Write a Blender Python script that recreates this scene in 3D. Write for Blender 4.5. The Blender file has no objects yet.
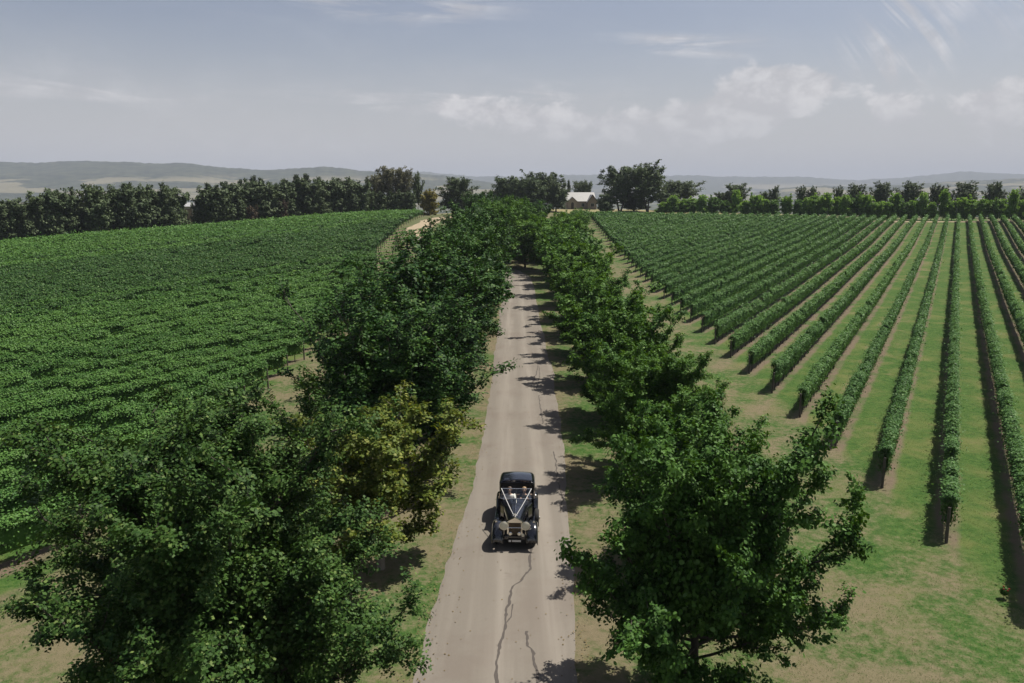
import bpy, bmesh, math, random
import numpy as np
from mathutils import Vector, Matrix

R = math.radians
SC = bpy.context.scene
COL = SC.collection

# ------------------------------------------------------------------ camera
cam_d = bpy.data.cameras.new('camera')
cam = bpy.data.objects.new('camera', cam_d)
COL.objects.link(cam)
cam.location = (0, 0, 13.0)
cam.rotation_euler = (R(90 - 10.85), 0, 0)
cam_d.sensor_width = 36
cam_d.lens = 780 / 1024 * 36
cam_d.clip_start = 0.1
cam_d.clip_end = 60000
SC.camera = cam

# ------------------------------------------------------------------ sun and sky
SUN_EL = R(62)
SUN_DIR = Vector((0.90 * math.cos(SUN_EL), 0.435 * math.cos(SUN_EL), math.sin(SUN_EL))).normalized()
sun_d = bpy.data.lights.new('sun', 'SUN')
sun_d.energy = 5.0
sun_d.angle = R(0.5)
sun_d.color = (1.0, 0.935, 0.84)
sun = bpy.data.objects.new('sun', sun_d)
COL.objects.link(sun)
sun.rotation_euler = (-SUN_DIR).to_track_quat('-Z', 'Y').to_euler()
sun.location = (40, 20, 120)

SC.view_settings.view_transform = 'Standard'
SC.view_settings.look = 'None'
SC.view_settings.exposure = 0.53
SC.view_settings.gamma = 1.0
SC.cycles.use_denoising = True
SC.cycles.max_bounces = 7
SC.cycles.diffuse_bounces = 2
SC.cycles.transmission_bounces = 5
SC.cycles.volume_bounces = 1
SC.cycles.transparent_max_bounces = 8

world = bpy.data.worlds.new('World')
SC.world = world
world.use_nodes = True


class NT:
    """a thin helper for wiring shader nodes"""
    def __init__(self, tree):
        self.t = tree
        tree.nodes.clear()

    def n(self, kind, **kw):
        nd = self.t.nodes.new(kind)
        for k, v in kw.items():
            setattr(nd, k, v)
        return nd

    def put(self, sock, v):
        if isinstance(v, bpy.types.NodeSocket):
            self.t.links.new(v, sock)
        elif isinstance(v, (tuple, list)) and sock.type == 'RGBA' and len(v) == 3:
            sock.default_value = (*v, 1)
        else:
            sock.default_value = v

    def m(self, op, a, b=None, c=None, clamp=False):
        nd = self.n('ShaderNodeMath', operation=op, use_clamp=clamp)
        for i, v in enumerate((a, b, c)):
            if v is not None:
                self.put(nd.inputs[i], v)
        return nd.outputs[0]

    def vm(self, op, a, b=None):
        nd = self.n('ShaderNodeVectorMath', operation=op)
        self.put(nd.inputs[0], a)
        if b is not None:
            self.put(nd.inputs[1], b)
        return nd.outputs['Value'] if op in ('DOT_PRODUCT', 'LENGTH') else nd.outputs[0]

    def sstep(self, x, lo, hi, a=0.0, b=1.0):
        nd = self.n('ShaderNodeMapRange', interpolation_type='SMOOTHSTEP')
        for i, v in enumerate((x, lo, hi, a, b)):
            self.put(nd.inputs[i], v)
        return nd.outputs[0]

    def mix(self, f, a, b):
        nd = self.n('ShaderNodeMix', data_type='RGBA')
        self.put(nd.inputs[0], f)
        self.put(nd.inputs[6], a)
        self.put(nd.inputs[7], b)
        return nd.outputs[2]

    def noise(self, vec, scale, detail=4, rough=0.55, dist=0.0):
        nd = self.n('ShaderNodeTexNoise')
        if vec is not None:
            self.put(nd.inputs['Vector'], vec)
        nd.inputs['Scale'].default_value = scale
        nd.inputs['Detail'].default_value = detail
        nd.inputs['Roughness'].default_value = rough
        nd.inputs['Distortion'].default_value = dist
        return nd.outputs[0]

    def xyz(self, vec):
        nd = self.n('ShaderNodeSeparateXYZ')
        self.put(nd.inputs[0], vec)
        return nd.outputs

    def comb(self, x, y, z=0.0):
        nd = self.n('ShaderNodeCombineXYZ')
        for i, v in enumerate((x, y, z)):
            self.put(nd.inputs[i], v)
        return nd.outputs[0]


w = NT(world.node_tree)
sky = w.n('ShaderNodeTexSky', sky_type='NISHITA')
sky.sun_disc = False
sky.sun_elevation = SUN_EL
sky.sun_rotation = math.atan2(SUN_DIR.x, SUN_DIR.y)
sky.altitude = 100
sky.air_density = 1.0
sky.dust_density = 2.0
sky.ozone_density = 1.5
hs = w.n('ShaderNodeHueSaturation')
hs.inputs['Hue'].default_value = 0.513
hs.inputs['Saturation'].default_value = 0.74
hs.inputs['Value'].default_value = 0.74
w.put(hs.inputs['Color'], sky.outputs[0])
dirv = w.n('ShaderNodeTexCoord').outputs['Generated']
dx, dy, dz = w.xyz(dirv)[:3]
az = w.m('ARCTAN2', dx, dy)                       # compass angle of the direction, 0 along the drive
el = w.m('ARCSINE', dz)
ae = w.comb(az, el)


def blob(a0, e0, sa, se):
    """soft bump in the sky around azimuth a0 and elevation e0 (degrees)"""
    p = w.m('DIVIDE', w.m('SUBTRACT', az, R(a0)), R(sa))
    q = w.m('DIVIDE', w.m('SUBTRACT', el, R(e0)), R(se))
    r2 = w.m('ADD', w.m('MULTIPLY', p, p), w.m('MULTIPLY', q, q))
    return w.m('EXPONENT', w.m('MULTIPLY', r2, -1.0))


def addall(vals):
    s = vals[0]
    for v in vals[1:]:
        s = w.m('ADD', s, v)
    return s


# cumulus heads standing low in the haze
puff = w.noise(w.vm('MULTIPLY', ae, (24, 34, 0)), 1.0, 10, 0.62, 0.25)
heap = w.m('ADD', w.m('MULTIPLY', addall([blob(8.0, 4.6, 4.5, 1.8), blob(1.5, 5.0, 4.2, 1.9), blob(-4, 5.8, 3.5, 1.2)]), .80), addall([blob(16.3, 6.4, 3.0, 2.3), blob(20.0, 7.0, 3.0, 1.3), blob(25.2, 4.9, 2.2, 1.9), blob(30.5, 4.8, 2.4, 1.8),
               blob(35.0, 6.0, 3.6, 2.6), blob(13.0, 4.6, 3.0, 1.6), blob(17.5, 5.6, 2.2, 1.6)]))
cum = w.sstep(w.m('ADD', w.m('MULTIPLY', puff, 0.95), w.m('MULTIPLY', heap, 0.52)), 0.74, 0.93)
cum = w.m('MULTIPLY', cum, w.sstep(el, R(1.0), R(6.0), .12, 1.0))
# thin high cirrus: streaks and hooks
stre = w.noise(w.vm('MULTIPLY', w.comb(w.m('ADD', az, w.m('MULTIPLY', el, 2.2)), el), (7, 60, 0)), 1.0, 6, 0.6, 0.6)
st_m = addall([blob(-11, 13.0, 8.5, 1.0), blob(-6.5, 12.4, 5, 0.9), blob(10.5, 9.9, 3.6, 0.7), blob(14.0, 9.5, 3.2, 0.6), blob(-8, 6.3, 7, 0.8),
               blob(-29, 6.2, 7, 0.7), blob(2, 6.4, 5, 0.9)])
cir1 = w.m('MULTIPLY', w.sstep(stre, 0.42, 0.66), w.m('MINIMUM', st_m, 1.0))
hook = w.noise(w.vm('MULTIPLY', w.comb(w.m('ADD', az, w.m('MULTIPLY', w.m('MULTIPLY', el, el), 2.4)), el), (42, 8, 0)), 1.0, 5, 0.6, 0.9)
hk_m = addall([blob(25.2, 11.6, 1.5, 4.0), blob(24.0, 8.4, 2.2, 1.6), blob(28.4, 12.6, 1.4, 2.2), blob(32.0, 10.4, 1.8, 1.4), blob(27.2, 8.6, 1.2, 1.6)])
cir2 = w.m('MULTIPLY', w.sstep(hook, 0.40, 0.66), w.m('MINIMUM', hk_m, 1.0))
veil = w.noise(w.vm('MULTIPLY', ae, (5, 14, 0)), 1.0, 5, 0.55, 0.4)
veilm = w.m('MULTIPLY', w.sstep(veil, 0.38, 0.75), w.sstep(el, R(15), R(4)))
cov = w.m('ADD', w.m('MULTIPLY', w.m('ADD', cir1, cir2), 0.66), w.m('ADD', w.m('MULTIPLY', cum, 0.70), w.m('MULTIPLY', veilm, 0.22)), clamp=True)
skyc = w.mix(w.sstep(el, R(12), R(0.5), 0.0, 0.88), hs.outputs[0], (5.3, 5.1, 5.05))
skyc = w.mix(cov, skyc, w.mix(w.sstep(puff, .40, .66), (4.9, 4.75, 4.85), (6.9, 6.7, 6.7)))
bg = w.n('ShaderNodeBackground')
bg.inputs['Strength'].default_value = 0.084
w.put(bg.inputs['Color'], skyc)
wo = w.n('ShaderNodeOutputWorld')
w.t.links.new(bg.outputs[0], wo.inputs['Surface'])


# ------------------------------------------------------------------ object helpers
def tag(o, label=None, cat=None, group=None, kind=None):
    for k, v in (('label', label), ('category', cat), ('group', group), ('kind', kind)):
        if v:
            o[k] = v
    return o


def link(name, data, parent=None, mat=None):
    o = bpy.data.objects.new(name, data)
    COL.objects.link(o)
    if parent is not None:
        o.parent = parent
    if mat is not None and data is not None and not data.materials:
        data.materials.append(mat)
    return o


def empty(name, loc, rz=0.0, scale=1.0):
    o = bpy.data.objects.new(name, None)
    o.empty_display_size = 0.3
    COL.objects.link(o)
    o.location = loc
    o.rotation_euler = (0, 0, rz)
    o.scale = (scale,) * 3 if not isinstance(scale, tuple) else scale
    return o


def mesh_np(name, blocks, smooth=False):
    """blocks: list of (V (n,3), F (m,k)); one mesh from numpy arrays"""
    vs, li, ls, off, lo = [], [], [], 0, 0
    for V, F in blocks:
        if len(F) == 0:
            continue
        vs.append(V)
        li.append((F + off).ravel())
        k = F.shape[1]
        ls.append(lo + np.arange(len(F)) * k)
        lo += F.size
        off += len(V)
    V = np.concatenate(vs).astype(np.float32)
    L = np.concatenate(li).astype(np.int32)
    S = np.concatenate(ls).astype(np.int32)
    me = bpy.data.meshes.new(name)
    me.vertices.add(len(V))
    me.vertices.foreach_set('co', V.ravel())
    me.loops.add(len(L))
    me.loops.foreach_set('vertex_index', L)
    me.polygons.add(len(S))
    me.polygons.foreach_set('loop_start', S)
    me.update(calc_edges=True)
    if smooth:
        me.polygons.foreach_set('use_smooth', np.ones(len(S), dtype=bool))
    return me


def tubes_block(lines, sides=5):
    """lines: list of (points (n,3), radii (n,)) -> one block of tapered tubes"""
    Vs, Fs, off = [], [], 0
    ang = np.arange(sides) * 2 * math.pi / sides
    for P, r in lines:
        P = np.asarray(P, float)
        n = len(P)
        T = np.gradient(P, axis=0)
        T /= np.linalg.norm(T, axis=1)[:, None] + 1e-9
        ref = np.where(np.abs(T[:, 2:3]) > 0.9, np.array([[1., 0, 0]]), np.array([[0, 0, 1.]]))
        A = np.cross(T, ref)
        A /= np.linalg.norm(A, axis=1)[:, None] + 1e-9
        B = np.cross(T, A)
        ring = P[:, None, :] + np.asarray(r)[:, None, None] * (np.cos(ang)[None, :, None] * A[:, None, :] + np.sin(ang)[None, :, None] * B[:, None, :])
        Vs.append(ring.reshape(-1, 3))
        i = np.arange(n - 1)[:, None] * sides
        j = np.arange(sides)[None, :]
        j2 = (j + 1) % sides
        F = np.stack([i + j, i + j2, i + sides + j2, i + sides + j], -1).reshape(-1, 4)
        Fs.append(F + off)
        off += n * sides
    return np.concatenate(Vs), np.concatenate(Fs)


HEX = np.array([(-.55, 0), (-.25, .36), (.22, .34), (.62, 0), (.22, -.34), (-.25, -.36)])
QUAD = np.array([(-.5, 0), (0, .42), (.55, 0), (0, -.42)])


def leaf_block(C, Nrm, size, rng, shape=QUAD, fold=0.12):
    """leaves at points C, facing about Nrm"""
    n = len(C)
    Nn = Nrm / (np.linalg.norm(Nrm, axis=1)[:, None] + 1e-9)
    ref = rng.normal(size=(n, 3))
    T = np.cross(Nn, ref)
    T /= np.linalg.norm(T, axis=1)[:, None] + 1e-9
    B = np.cross(Nn, T)
    s = np.broadcast_to(np.asarray(size, float), (n,)) * rng.uniform(.7, 1.3, n)
    k = len(shape)
    x = shape[:, 0][None, :, None]
    y = shape[:, 1][None, :, None]
    V = C[:, None, :] + s[:, None, None] * (x * T[:, None, :] + y * B[:, None, :] + np.abs(y) * fold * 2 * Nn[:, None, :])
    F = np.arange(n * k).reshape(n, k)
    return V.reshape(-1, 3), F


ONES = ['', 'first', 'second', 'third', 'fourth', 'fifth', 'sixth', 'seventh', 'eighth', 'ninth', 'tenth', 'eleventh', 'twelfth', 'thirteenth',
        'fourteenth', 'fifteenth', 'sixteenth', 'seventeenth', 'eighteenth', 'nineteenth']
TENS = {20: ('twentieth', 'twenty'), 30: ('thirtieth', 'thirty'), 40: ('fortieth', 'forty'), 50: ('fiftieth', 'fifty'), 60: ('sixtieth', 'sixty'), 70: ('seventieth', 'seventy')}


def nth(i):
    if i < 20:
        return ONES[i]
    t, u = i // 10 * 10, i % 10
    return TENS[t][0] if u == 0 else TENS[t][1] + '-' + ONES[u]


# ------------------------------------------------------------------ terrain heights
CTRL = np.array([
    # the drive and its verges
    *[(x, y, 0.0) for y in (-10, 5, 20, 35, 50, 65, 80, 95, 110, 120) for x in (-9, 0, 9)],
    (-9, 140, .9), (2, 140, .9), (11, 140, .8), (-8, 165, 2.4), (5, 165, 2.4), (12, 165, 2.0), (-8, 200, 5.0), (6, 200, 4.6), (-5, 235, 6.2), (8, 235, 6.0),
    # right vineyard
    (17, 5, 0), (17, 23, 0), (17, 40, 0), (17, 56, 0), (18, 75, .05), (19, 100, .3), (20, 125, .8), (21, 150, 1.6),
    (52, 91, .5), (35, 58, .15), (86, 154, 2.0), (122, 219, 4.9), (30, 273, 5.5), (60, 253, 5.2), (135, 207, 5.0), (60, 40, .2), (95, 70, 1.2), (130, 130, 2.6),
    (100, 240, 5.1), (150, 90, 2.0), (60, 8, 0), (55, 190, 3.2), (35, 200, 2.9), (22, 190, 3.2),
    # left vineyard
    (-16, 5, 0), (-16, 27, 0), (-16, 50, 0), (-17, 75, .3), (-19, 110, 1.7), (-19, 135, 2.8), (-20, 170, 4.9), (-21, 200, 6.0),
    (-28, 43, -.1), (-45, 40, -.3), (-60, 75, .2), (-40, 80, .5), (-45, 120, 2.0), (-75, 110, 1.2), (-35, 160, 4.2), (-50, 165, 3.8),
    (-92, 141, 2.0), (-82, 156, 3.1), (-70, 177, 3.9), (-54, 202, 5.2), (-28, 218, 6.3), (-95, 80, -.4), (-120, 110, 0), (-60, 15, -.3), (-110, 30, -.6),
    (-115, 165, .5), (-100, 190, .8), (-80, 215, 2.4), (-60, 245, 3.6), (-28, 260, 5.4), (-150, 120, .5),
    # beyond the crest
    (0, 280, 6.6), (28, 285, 6.6), (60, 290, 6.3), (100, 290, 5.0), (150, 270, 4.6), (0, 330, 4.5), (60, 340, 4.0), (130, 330, 3.0), (-60, 320, 2.0), (-130, 250, -2.0),
    (180, 200, 5.0), (190, 120, 3.0), (170, 20, 1.0), (-170, 40, -2), (-160, 200, -3), (0, -40, 0), (100, -40, .3), (-100, -40, -.5),
], float)


def _phi(d2):
    return 0.5 * d2 * np.log(d2 + 1e-9)


_S = 100.0
_C = CTRL[:, :2] / _S
_n = len(_C)
_K = _phi(((_C[:, None, :] - _C[None]) ** 2).sum(-1)) + np.eye(_n) * 2e-4
_P = np.c_[np.ones(_n), _C]
_A = np.block([[_K, _P], [_P.T, np.zeros((3, 3))]])
_W = np.linalg.solve(_A, np.r_[CTRL[:, 2], 0, 0, 0])


def sst(x, a, b):
    t = np.clip((x - a) / (b - a), 0, 1)
    return t * t * (3 - 2 * t)


def height_exact(X, Y):
    X = np.asarray(X, float)
    Y = np.asarray(Y, float)
    shp = X.shape
    Q = np.c_[X.ravel(), Y.ravel()]
    # distance outside the surveyed ellipse -> fade to the valley floor
    Qc = Q.copy()
    Qc[:, 0] = np.clip(Qc[:, 0], -190, 200)
    Qc[:, 1] = np.clip(Qc[:, 1], -60, 350)
    out = np.empty(len(Q))
    for i in range(0, len(Q), 20000):
        q = Qc[i:i + 20000] / _S
        d2 = ((q[:, None, :] - _C[None]) ** 2).sum(-1)
        out[i:i + 20000] = _phi(d2) @ _W[:_n] + np.c_[np.ones(len(q)), q] @ _W[_n:]
    d = np.hypot(np.maximum(np.abs(Q[:, 0]) - 150, 0), np.maximum(Q[:, 1] - 290, 0))
    f = sst(d, 0, 420)
    g = sst(d, 250, 900)
    out = out * (1 - f) + f * (-14 - 20 * g)
    return out.reshape(shp)


def axis(lo, hi, fine_lo, fine_hi, step, grow=1.22):
    a = list(np.arange(fine_lo, fine_hi + step / 2, step))
    s = step
    while a[-1] < hi:
        s *= grow
        a.append(a[-1] + s)
    s = step
    while a[0] > lo:
        s *= grow
        a.insert(0, a[0] - s)
    return np.array(a)


GX = axis(-14000, 14000, -150, 170, 2.0)
GY = axis(-1500, 14500, -30, 320, 2.0)
_gx, _gy = np.meshgrid(GX, GY)
GZ = height_exact(_gx, _gy)


def hz(X, Y):
    """terrain height on the ground mesh (bilinear)"""
    X = np.asarray(X, float)
    Y = np.asarray(Y, float)
    i = np.clip(np.searchsorted(GX, X) - 1, 0, len(GX) - 2)
    j = np.clip(np.searchsorted(GY, Y) - 1, 0, len(GY) - 2)
    u = (X - GX[i]) / (GX[i + 1] - GX[i])
    v = (Y - GY[j]) / (GY[j + 1] - GY[j])
    return (GZ[j, i] * (1 - u) * (1 - v) + GZ[j, i + 1] * u * (1 - v) + GZ[j + 1, i] * (1 - u) * v + GZ[j + 1, i + 1] * u * v)


def hz1(x, y):
    return float(hz(np.array([x]), np.array([y]))[0])


# ------------------------------------------------------------------ materials
def new_mat(name):
    m = bpy.data.materials.new(name)
    m.use_nodes = True
    t = NT(m.node_tree)
    out = t.n('ShaderNodeOutputMaterial')
    return m, t, out


def princ(t, out, color, rough=0.6, metal=0.0, spec=0.5, coat=0.0, normal=None, alpha=None):
    b = t.n('ShaderNodeBsdfPrincipled')
    t.put(b.inputs['Base Color'], color)
    t.put(b.inputs['Roughness'], rough)
    t.put(b.inputs['Metallic'], metal)
    t.put(b.inputs['Specular IOR Level'], spec)
    t.put(b.inputs['Coat Weight'], coat)
    if normal is not None:
        t.put(b.inputs['Normal'], normal)
    t.t.links.new(b.outputs[0], out.inputs['Surface'])
    return b


def bump(t, h, strength=0.4, dist=0.02):
    b = t.n('ShaderNodeBump')
    b.inputs['Strength'].default_value = strength
    b.inputs['Distance'].default_value = dist
    t.put(b.inputs['Height'], h)
    return b.outputs[0]


def leaf_mat(name, dark, light, young=None, rough=0.5, trans=0.25, spec=0.12, young_at=0.9, patch=0.0):
    """leaf colours vary from leaf to leaf, clump to clump and tree to tree"""
    m, t, out = new_mat(name)
    ri = t.n('ShaderNodeNewGeometry').outputs['Random Per Island']
    oi = t.n('ShaderNodeObjectInfo').outputs['Random']
    pos = t.n('ShaderNodeTexCoord').outputs['Object']
    nz = t.noise(pos, 0.9, 3, 0.6)
    f = t.m('ADD', t.m('MULTIPLY', ri, 0.62), t.m('ADD', t.m('MULTIPLY', t.m('SUBTRACT', nz, 0.5), 1.2), t.m('MULTIPLY', oi, 0.30)), clamp=True)
    if patch:
        wp = t.n('ShaderNodeNewGeometry').outputs['Position']
        pn = t.noise(t.vm('MULTIPLY', wp, (.010, .020, 0)), 1.0, 2, .5)
        f = t.m('ADD', f, t.m('MULTIPLY', t.m('SUBTRACT', pn, .5), patch), clamp=True)
    c = t.mix(f, dark, light)
    if young:
        c = t.mix(t.sstep(ri, young_at, young_at + .05), c, young)
    b = t.n('ShaderNodeBsdfPrincipled')
    t.put(b.inputs['Base Color'], c)
    t.put(b.inputs['Roughness'], rough)
    t.put(b.inputs['Specular IOR Level'], spec)
    tr = t.n('ShaderNodeBsdfTranslucent')
    hs = t.n('ShaderNodeHueSaturation')
    hs.inputs['Hue'].default_value = 0.48
    hs.inputs['Saturation'].default_value = 1.15
    hs.inputs['Value'].default_value = 1.5
    t.put(hs.inputs['Color'], c)
    t.put(tr.inputs['Color'], hs.outputs[0])
    mx = t.n('ShaderNodeMixShader')
    mx.inputs[0].default_value = trans
    t.t.links.new(b.outputs[0], mx.inputs[1])
    t.t.links.new(tr.outputs[0], mx.inputs[2])
    t.t.links.new(mx.outputs[0], out.inputs['Surface'])
    return m


M = {}
M['leaf_oak'] = leaf_mat('leaf_oak', (.010, .036, .009), (.064, .124, .025), (.11, .16, .045), .55, .10)
M['leaf_tulip'] = leaf_mat('leaf_tulip', (.009, .036, .008), (.056, .126, .021), (.085, .15, .030), .55, .10)
M['leaf_maple'] = leaf_mat('leaf_maple', (.021, .069, .012), (.108, .212, .031), (.13, .23, .05), .55, .2)
M['leaf_maple_deep'] = leaf_mat('leaf_maple_deep', (.012, .046, .009), (.076, .162, .026), (.10, .19, .05), .55, .14)
M['leaf_yellow'] = leaf_mat('leaf_yellow', (.050, .085, .016), (.165, .205, .036), (.22, .24, .06), .5, .25, young_at=.8)
M['leaf_vine'] = leaf_mat('leaf_vine', (.036, .095, .024), (.110, .215, .058), (.15, .25, .08), .5, .22, young_at=.95)
M['leaf_vine_left'] = leaf_mat('leaf_vine_left', (.038, .104, .022), (.125, .245, .058), (.16, .27, .075), .5, .22, young_at=.95, patch=.8)
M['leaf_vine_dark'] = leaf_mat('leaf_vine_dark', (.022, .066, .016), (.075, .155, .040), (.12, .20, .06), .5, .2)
M['leaf_hedge'] = leaf_mat('leaf_hedge', (.075, .160, .032), (.18, .31, .07), (.23, .34, .09), .5, .5)
M['leaf_far'] = leaf_mat('leaf_far', (.042, .066, .032), (.118, .152, .074), None, .55, .12)
M['leaf_far_green'] = leaf_mat('leaf_far_green', (.045, .072, .034), (.120, .160, .075), None, .55, .12)
M['leaf_gum'] = leaf_mat('leaf_gum', (.075, .078, .042), (.155, .155, .085), None, .55, .12)
M['leaf_gold'] = leaf_mat('leaf_gold', (.10, .10, .02), (.27, .23, .04), None, .55, .15)
M['leaf_pine'] = leaf_mat('leaf_pine', (.040, .056, .034), (.095, .120, .070), None, .6, .05)
M['leaf_rust'] = leaf_mat('leaf_rust', (.05, .04, .025), (.10, .075, .05), None, .6, .05)
M['petal'] = leaf_mat('petal', (.20, .015, .02), (.32, .03, .035), None, .5, .2)

m, t, out = new_mat('bark')
p = t.n('ShaderNodeTexCoord').outputs['Object']
nz = t.noise(t.vm('MULTIPLY', p, (9, 9, 2)), 1, 5)
princ(t, out, t.mix(nz, (.022, .018, .014), (.085, .070, .055)), .9, normal=bump(t, nz, .6, .03))
M['bark'] = m
m, t, out = new_mat('bark_pale')
p = t.n('ShaderNodeTexCoord').outputs['Object']
nz = t.noise(t.vm('MULTIPLY', p, (6, 6, 2)), 1, 5)
princ(t, out, t.mix(nz, (.12, .10, .08), (.30, .26, .21)), .9, normal=bump(t, nz, .5, .03))
M['bark_pale'] = m
m, t, out = new_mat('weathered_post')
p = t.n('ShaderNodeTexCoord').outputs['Object']
nz = t.noise(t.vm('MULTIPLY', p, (20, 20, 3)), 1, 4)
princ(t, out, t.mix(nz, (.04, .035, .03), (.13, .11, .09)), .9)
M['post'] = m


# ground: grass, dry patches, mown strips and bare soil along the vine lines
RD = (math.sin(R(29.3)), math.cos(R(29.3)))        # direction of the right rows
RN = (RD[1], -RD[0])                               # across them
R_PITCH = 2.57
R_BASE = RN[0] * 16.9 + RN[1] * 28.4               # a row line
LDIR = (-math.sin(R(33)), -math.cos(R(33)))        # left rows run this way from their ends
LN = (LDIR[1], -LDIR[0])
L_PITCH = 4.6 * math.sin(R(33))
L_BASE = LN[0] * -16.4 + LN[1] * 27.6

m, t, out = new_mat('grass_ground')
P = t.n('ShaderNodeTexCoord').outputs['Object']
X, Y, Z = t.xyz(P)[:3]
n_big = t.noise(P, 0.055, 4, .6, .3)
n_mid = t.noise(P, 0.32, 5, .62, .4)
n_fine = t.noise(P, 3.2, 5, .7)
n_tiny = t.noise(P, 17.0, 4, .7)
n_warp = t.noise(P, 0.7, 3, .6)


def stripes(nrm, base, pitch):
    d = t.m('SUBTRACT', t.vm('DOT_PRODUCT', P, (nrm[0], nrm[1], 0)), base)
    ph = t.m('DIVIDE', d, pitch)
    fr = t.m('SUBTRACT', ph, t.m('ROUND', ph))
    return t.m('MULTIPLY', fr, pitch), ph                  # signed metres from nearest row


green = t.mix(t.sstep(t.m('ADD', t.m('MULTIPLY', n_fine, .6), t.m('MULTIPLY', n_tiny, .4)), .34, .66), (.019, .060, .009), (.066, .116, .026))
green = t.mix(t.sstep(n_mid, .42, .7), green, (.100, .118, .036))
dry = t.mix(n_fine, (.105, .084, .053), (.190, .153, .102))
soil = t.mix(n_tiny, (.085, .067, .046), (.165, .131, .090))
# open headland
dry_m = t.m('ADD', t.m('MULTIPLY', n_mid, .9), t.m('MULTIPLY', n_big, .75))
dry_m = t.sstep(t.m('ADD', dry_m, t.m('MULTIPLY', t.m('SUBTRACT', n_fine, .5), .8)), .65, .95)
base = t.mix(t.m('MULTIPLY', dry_m, .8), green, dry)
# right vineyard
dR, phR = stripes(RN, R_BASE, R_PITCH)
aR = t.m('ABSOLUTE', t.m('ADD', dR, t.m('MULTIPLY', t.m('SUBTRACT', n_warp, .5), .55)))
stripR = t.sstep(aR, .58, .28)
# every so often the mown strip itself is dry
altn = t.noise(t.comb(t.m('ROUND', phR), 3.7), 0.9, 1, .5)
inR = t.m('MULTIPLY', t.sstep(t.m('SUBTRACT', X, t.m('MULTIPLY', Y, .032)), 14.9, 16.2), t.m('MULTIPLY', t.sstep(Y, 300, 270), t.sstep(X, 180, 160)))
rowcol = t.mix(t.m('MULTIPLY', stripR, t.sstep(n_mid, .28, .58)), t.mix(t.sstep(t.m('ADD', n_mid, t.m('MULTIPLY', altn, .6)), .88, 1.12, 0, .5), green, dry), soil)
fadeR = t.m('MULTIPLY', t.sstep(t.m('SUBTRACT', X, t.m('MULTIPLY', Y, .032)), 8.5, 15.5, 0, .30), t.sstep(n_mid, .35, .6))
base = t.mix(fadeR, base, t.mix(t.sstep(aR, .75, .3), green, dry))
c = t.mix(t.m('MULTIPLY', inR, t.sstep(Y, 5, 12)), base, rowcol)
# left vineyard
dL, phL = stripes(LN, L_BASE, L_PITCH)
aL = t.m('ABSOLUTE', dL)
inL = t.m('MULTIPLY', t.sstep(X, -15.8, -17.5), t.m('MULTIPLY', t.sstep(Y, 250, 215), t.sstep(X, -140, -125)))
c = t.mix(inL, c, t.mix(t.sstep(aL, .8, .4), green, soil))
# drive verges: pale trampled edge
edge = t.m('ABSOLUTE', t.m('SUBTRACT', X, .4))
verge = t.m('MULTIPLY', t.sstep(t.m('ADD', edge, t.m('MULTIPLY', n_mid, 1.6)), 4.0, 2.8), t.sstep(Y, 140, 120))
c = t.mix(t.m('MULTIPLY', verge, t.sstep(n_mid, .38, .68, .05, .75)), c, dry)
# dry paddock round the house and over the crest
pad = t.m('MULTIPLY', t.sstep(Y, 262, 276), t.sstep(n_big, .30, .5, .55, 1.0))
c = t.mix(pad, c, t.mix(n_fine, (.17, .155, .080), (.27, .235, .125)))
# valley floor, paddocks and bush
far_n = t.noise(P, 0.0045, 6, .65, .5)
valley = t.mix(t.sstep(far_n, .42, .6), (.036, .050, .030), (.105, .105, .068))
c = t.mix(t.sstep(t.vm('LENGTH', P), 420, 700), c, valley)
hgt = t.m('ADD', t.m('MULTIPLY', n_fine, .6), t.m('MULTIPLY', n_tiny, .5))
princ(t, out, c, .95, spec=.15, normal=bump(t, hgt, .7, .08))
M['ground'] = m

m, t, out = new_mat('sealed_gravel_road')
P = t.n('ShaderNodeTexCoord').outputs['Object']
X, Y, Z = t.xyz(P)[:3]
g = t.noise(P, 38, 3, .75)
g2 = t.noise(P, 120, 2, .7)
bl = t.noise(P, .35, 5, .6, .5)
lane = t.noise(t.comb(t.m('MULTIPLY', X, 1.6), t.m('MULTIPLY', Y, .05)), 1.0, 4, .6)
c = t.mix(t.m('ADD', t.m('MULTIPLY', g, .5), t.m('MULTIPLY', g2, .5)), (.098, .086, .073), (.214, .194, .164))
c = t.mix(t.sstep(lane, .42, .68, 0, .42), c, (.212, .192, .163))
c = t.mix(t.sstep(bl, .46, .66, 0, .55), c, (.138, .117, .099))
wt = t.m('SUBTRACT', t.m('ABSOLUTE', t.m('ADD', t.m('SUBTRACT', X, .45), t.m('MULTIPLY', t.m('SUBTRACT', bl, .5), .5))), .78)
wt = t.m('EXPONENT', t.m('MULTIPLY', t.m('MULTIPLY', wt, wt), -9.0))
c = t.mix(t.m('MULTIPLY', wt, t.sstep(lane, .3, .6, .1, .45)), c, (.250, .227, .195))
st = t.noise(P, 1.7, 5, .65, .6)
c = t.mix(t.sstep(st, .60, .74, 0, .45), c, (.118, .102, .087))
princ(t, out, c, .9, spec=.2, normal=bump(t, g, .35, .01))
M['road'] = m


def simple(name, col, rough=.6, metal=0., spec=.5, coat=0., var=.0, scale=8):
    m, t, out = new_mat(name)
    if var:
        p = t.n('ShaderNodeTexCoord').outputs['Object']
        nz = t.noise(p, scale, 4)
        col = t.mix(nz, tuple(x * (1 - var) for x in col), tuple(min(1, x * (1 + var)) for x in col))
    princ(t, out, col, rough, metal, spec, coat)
    M[name] = m
    return m


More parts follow.
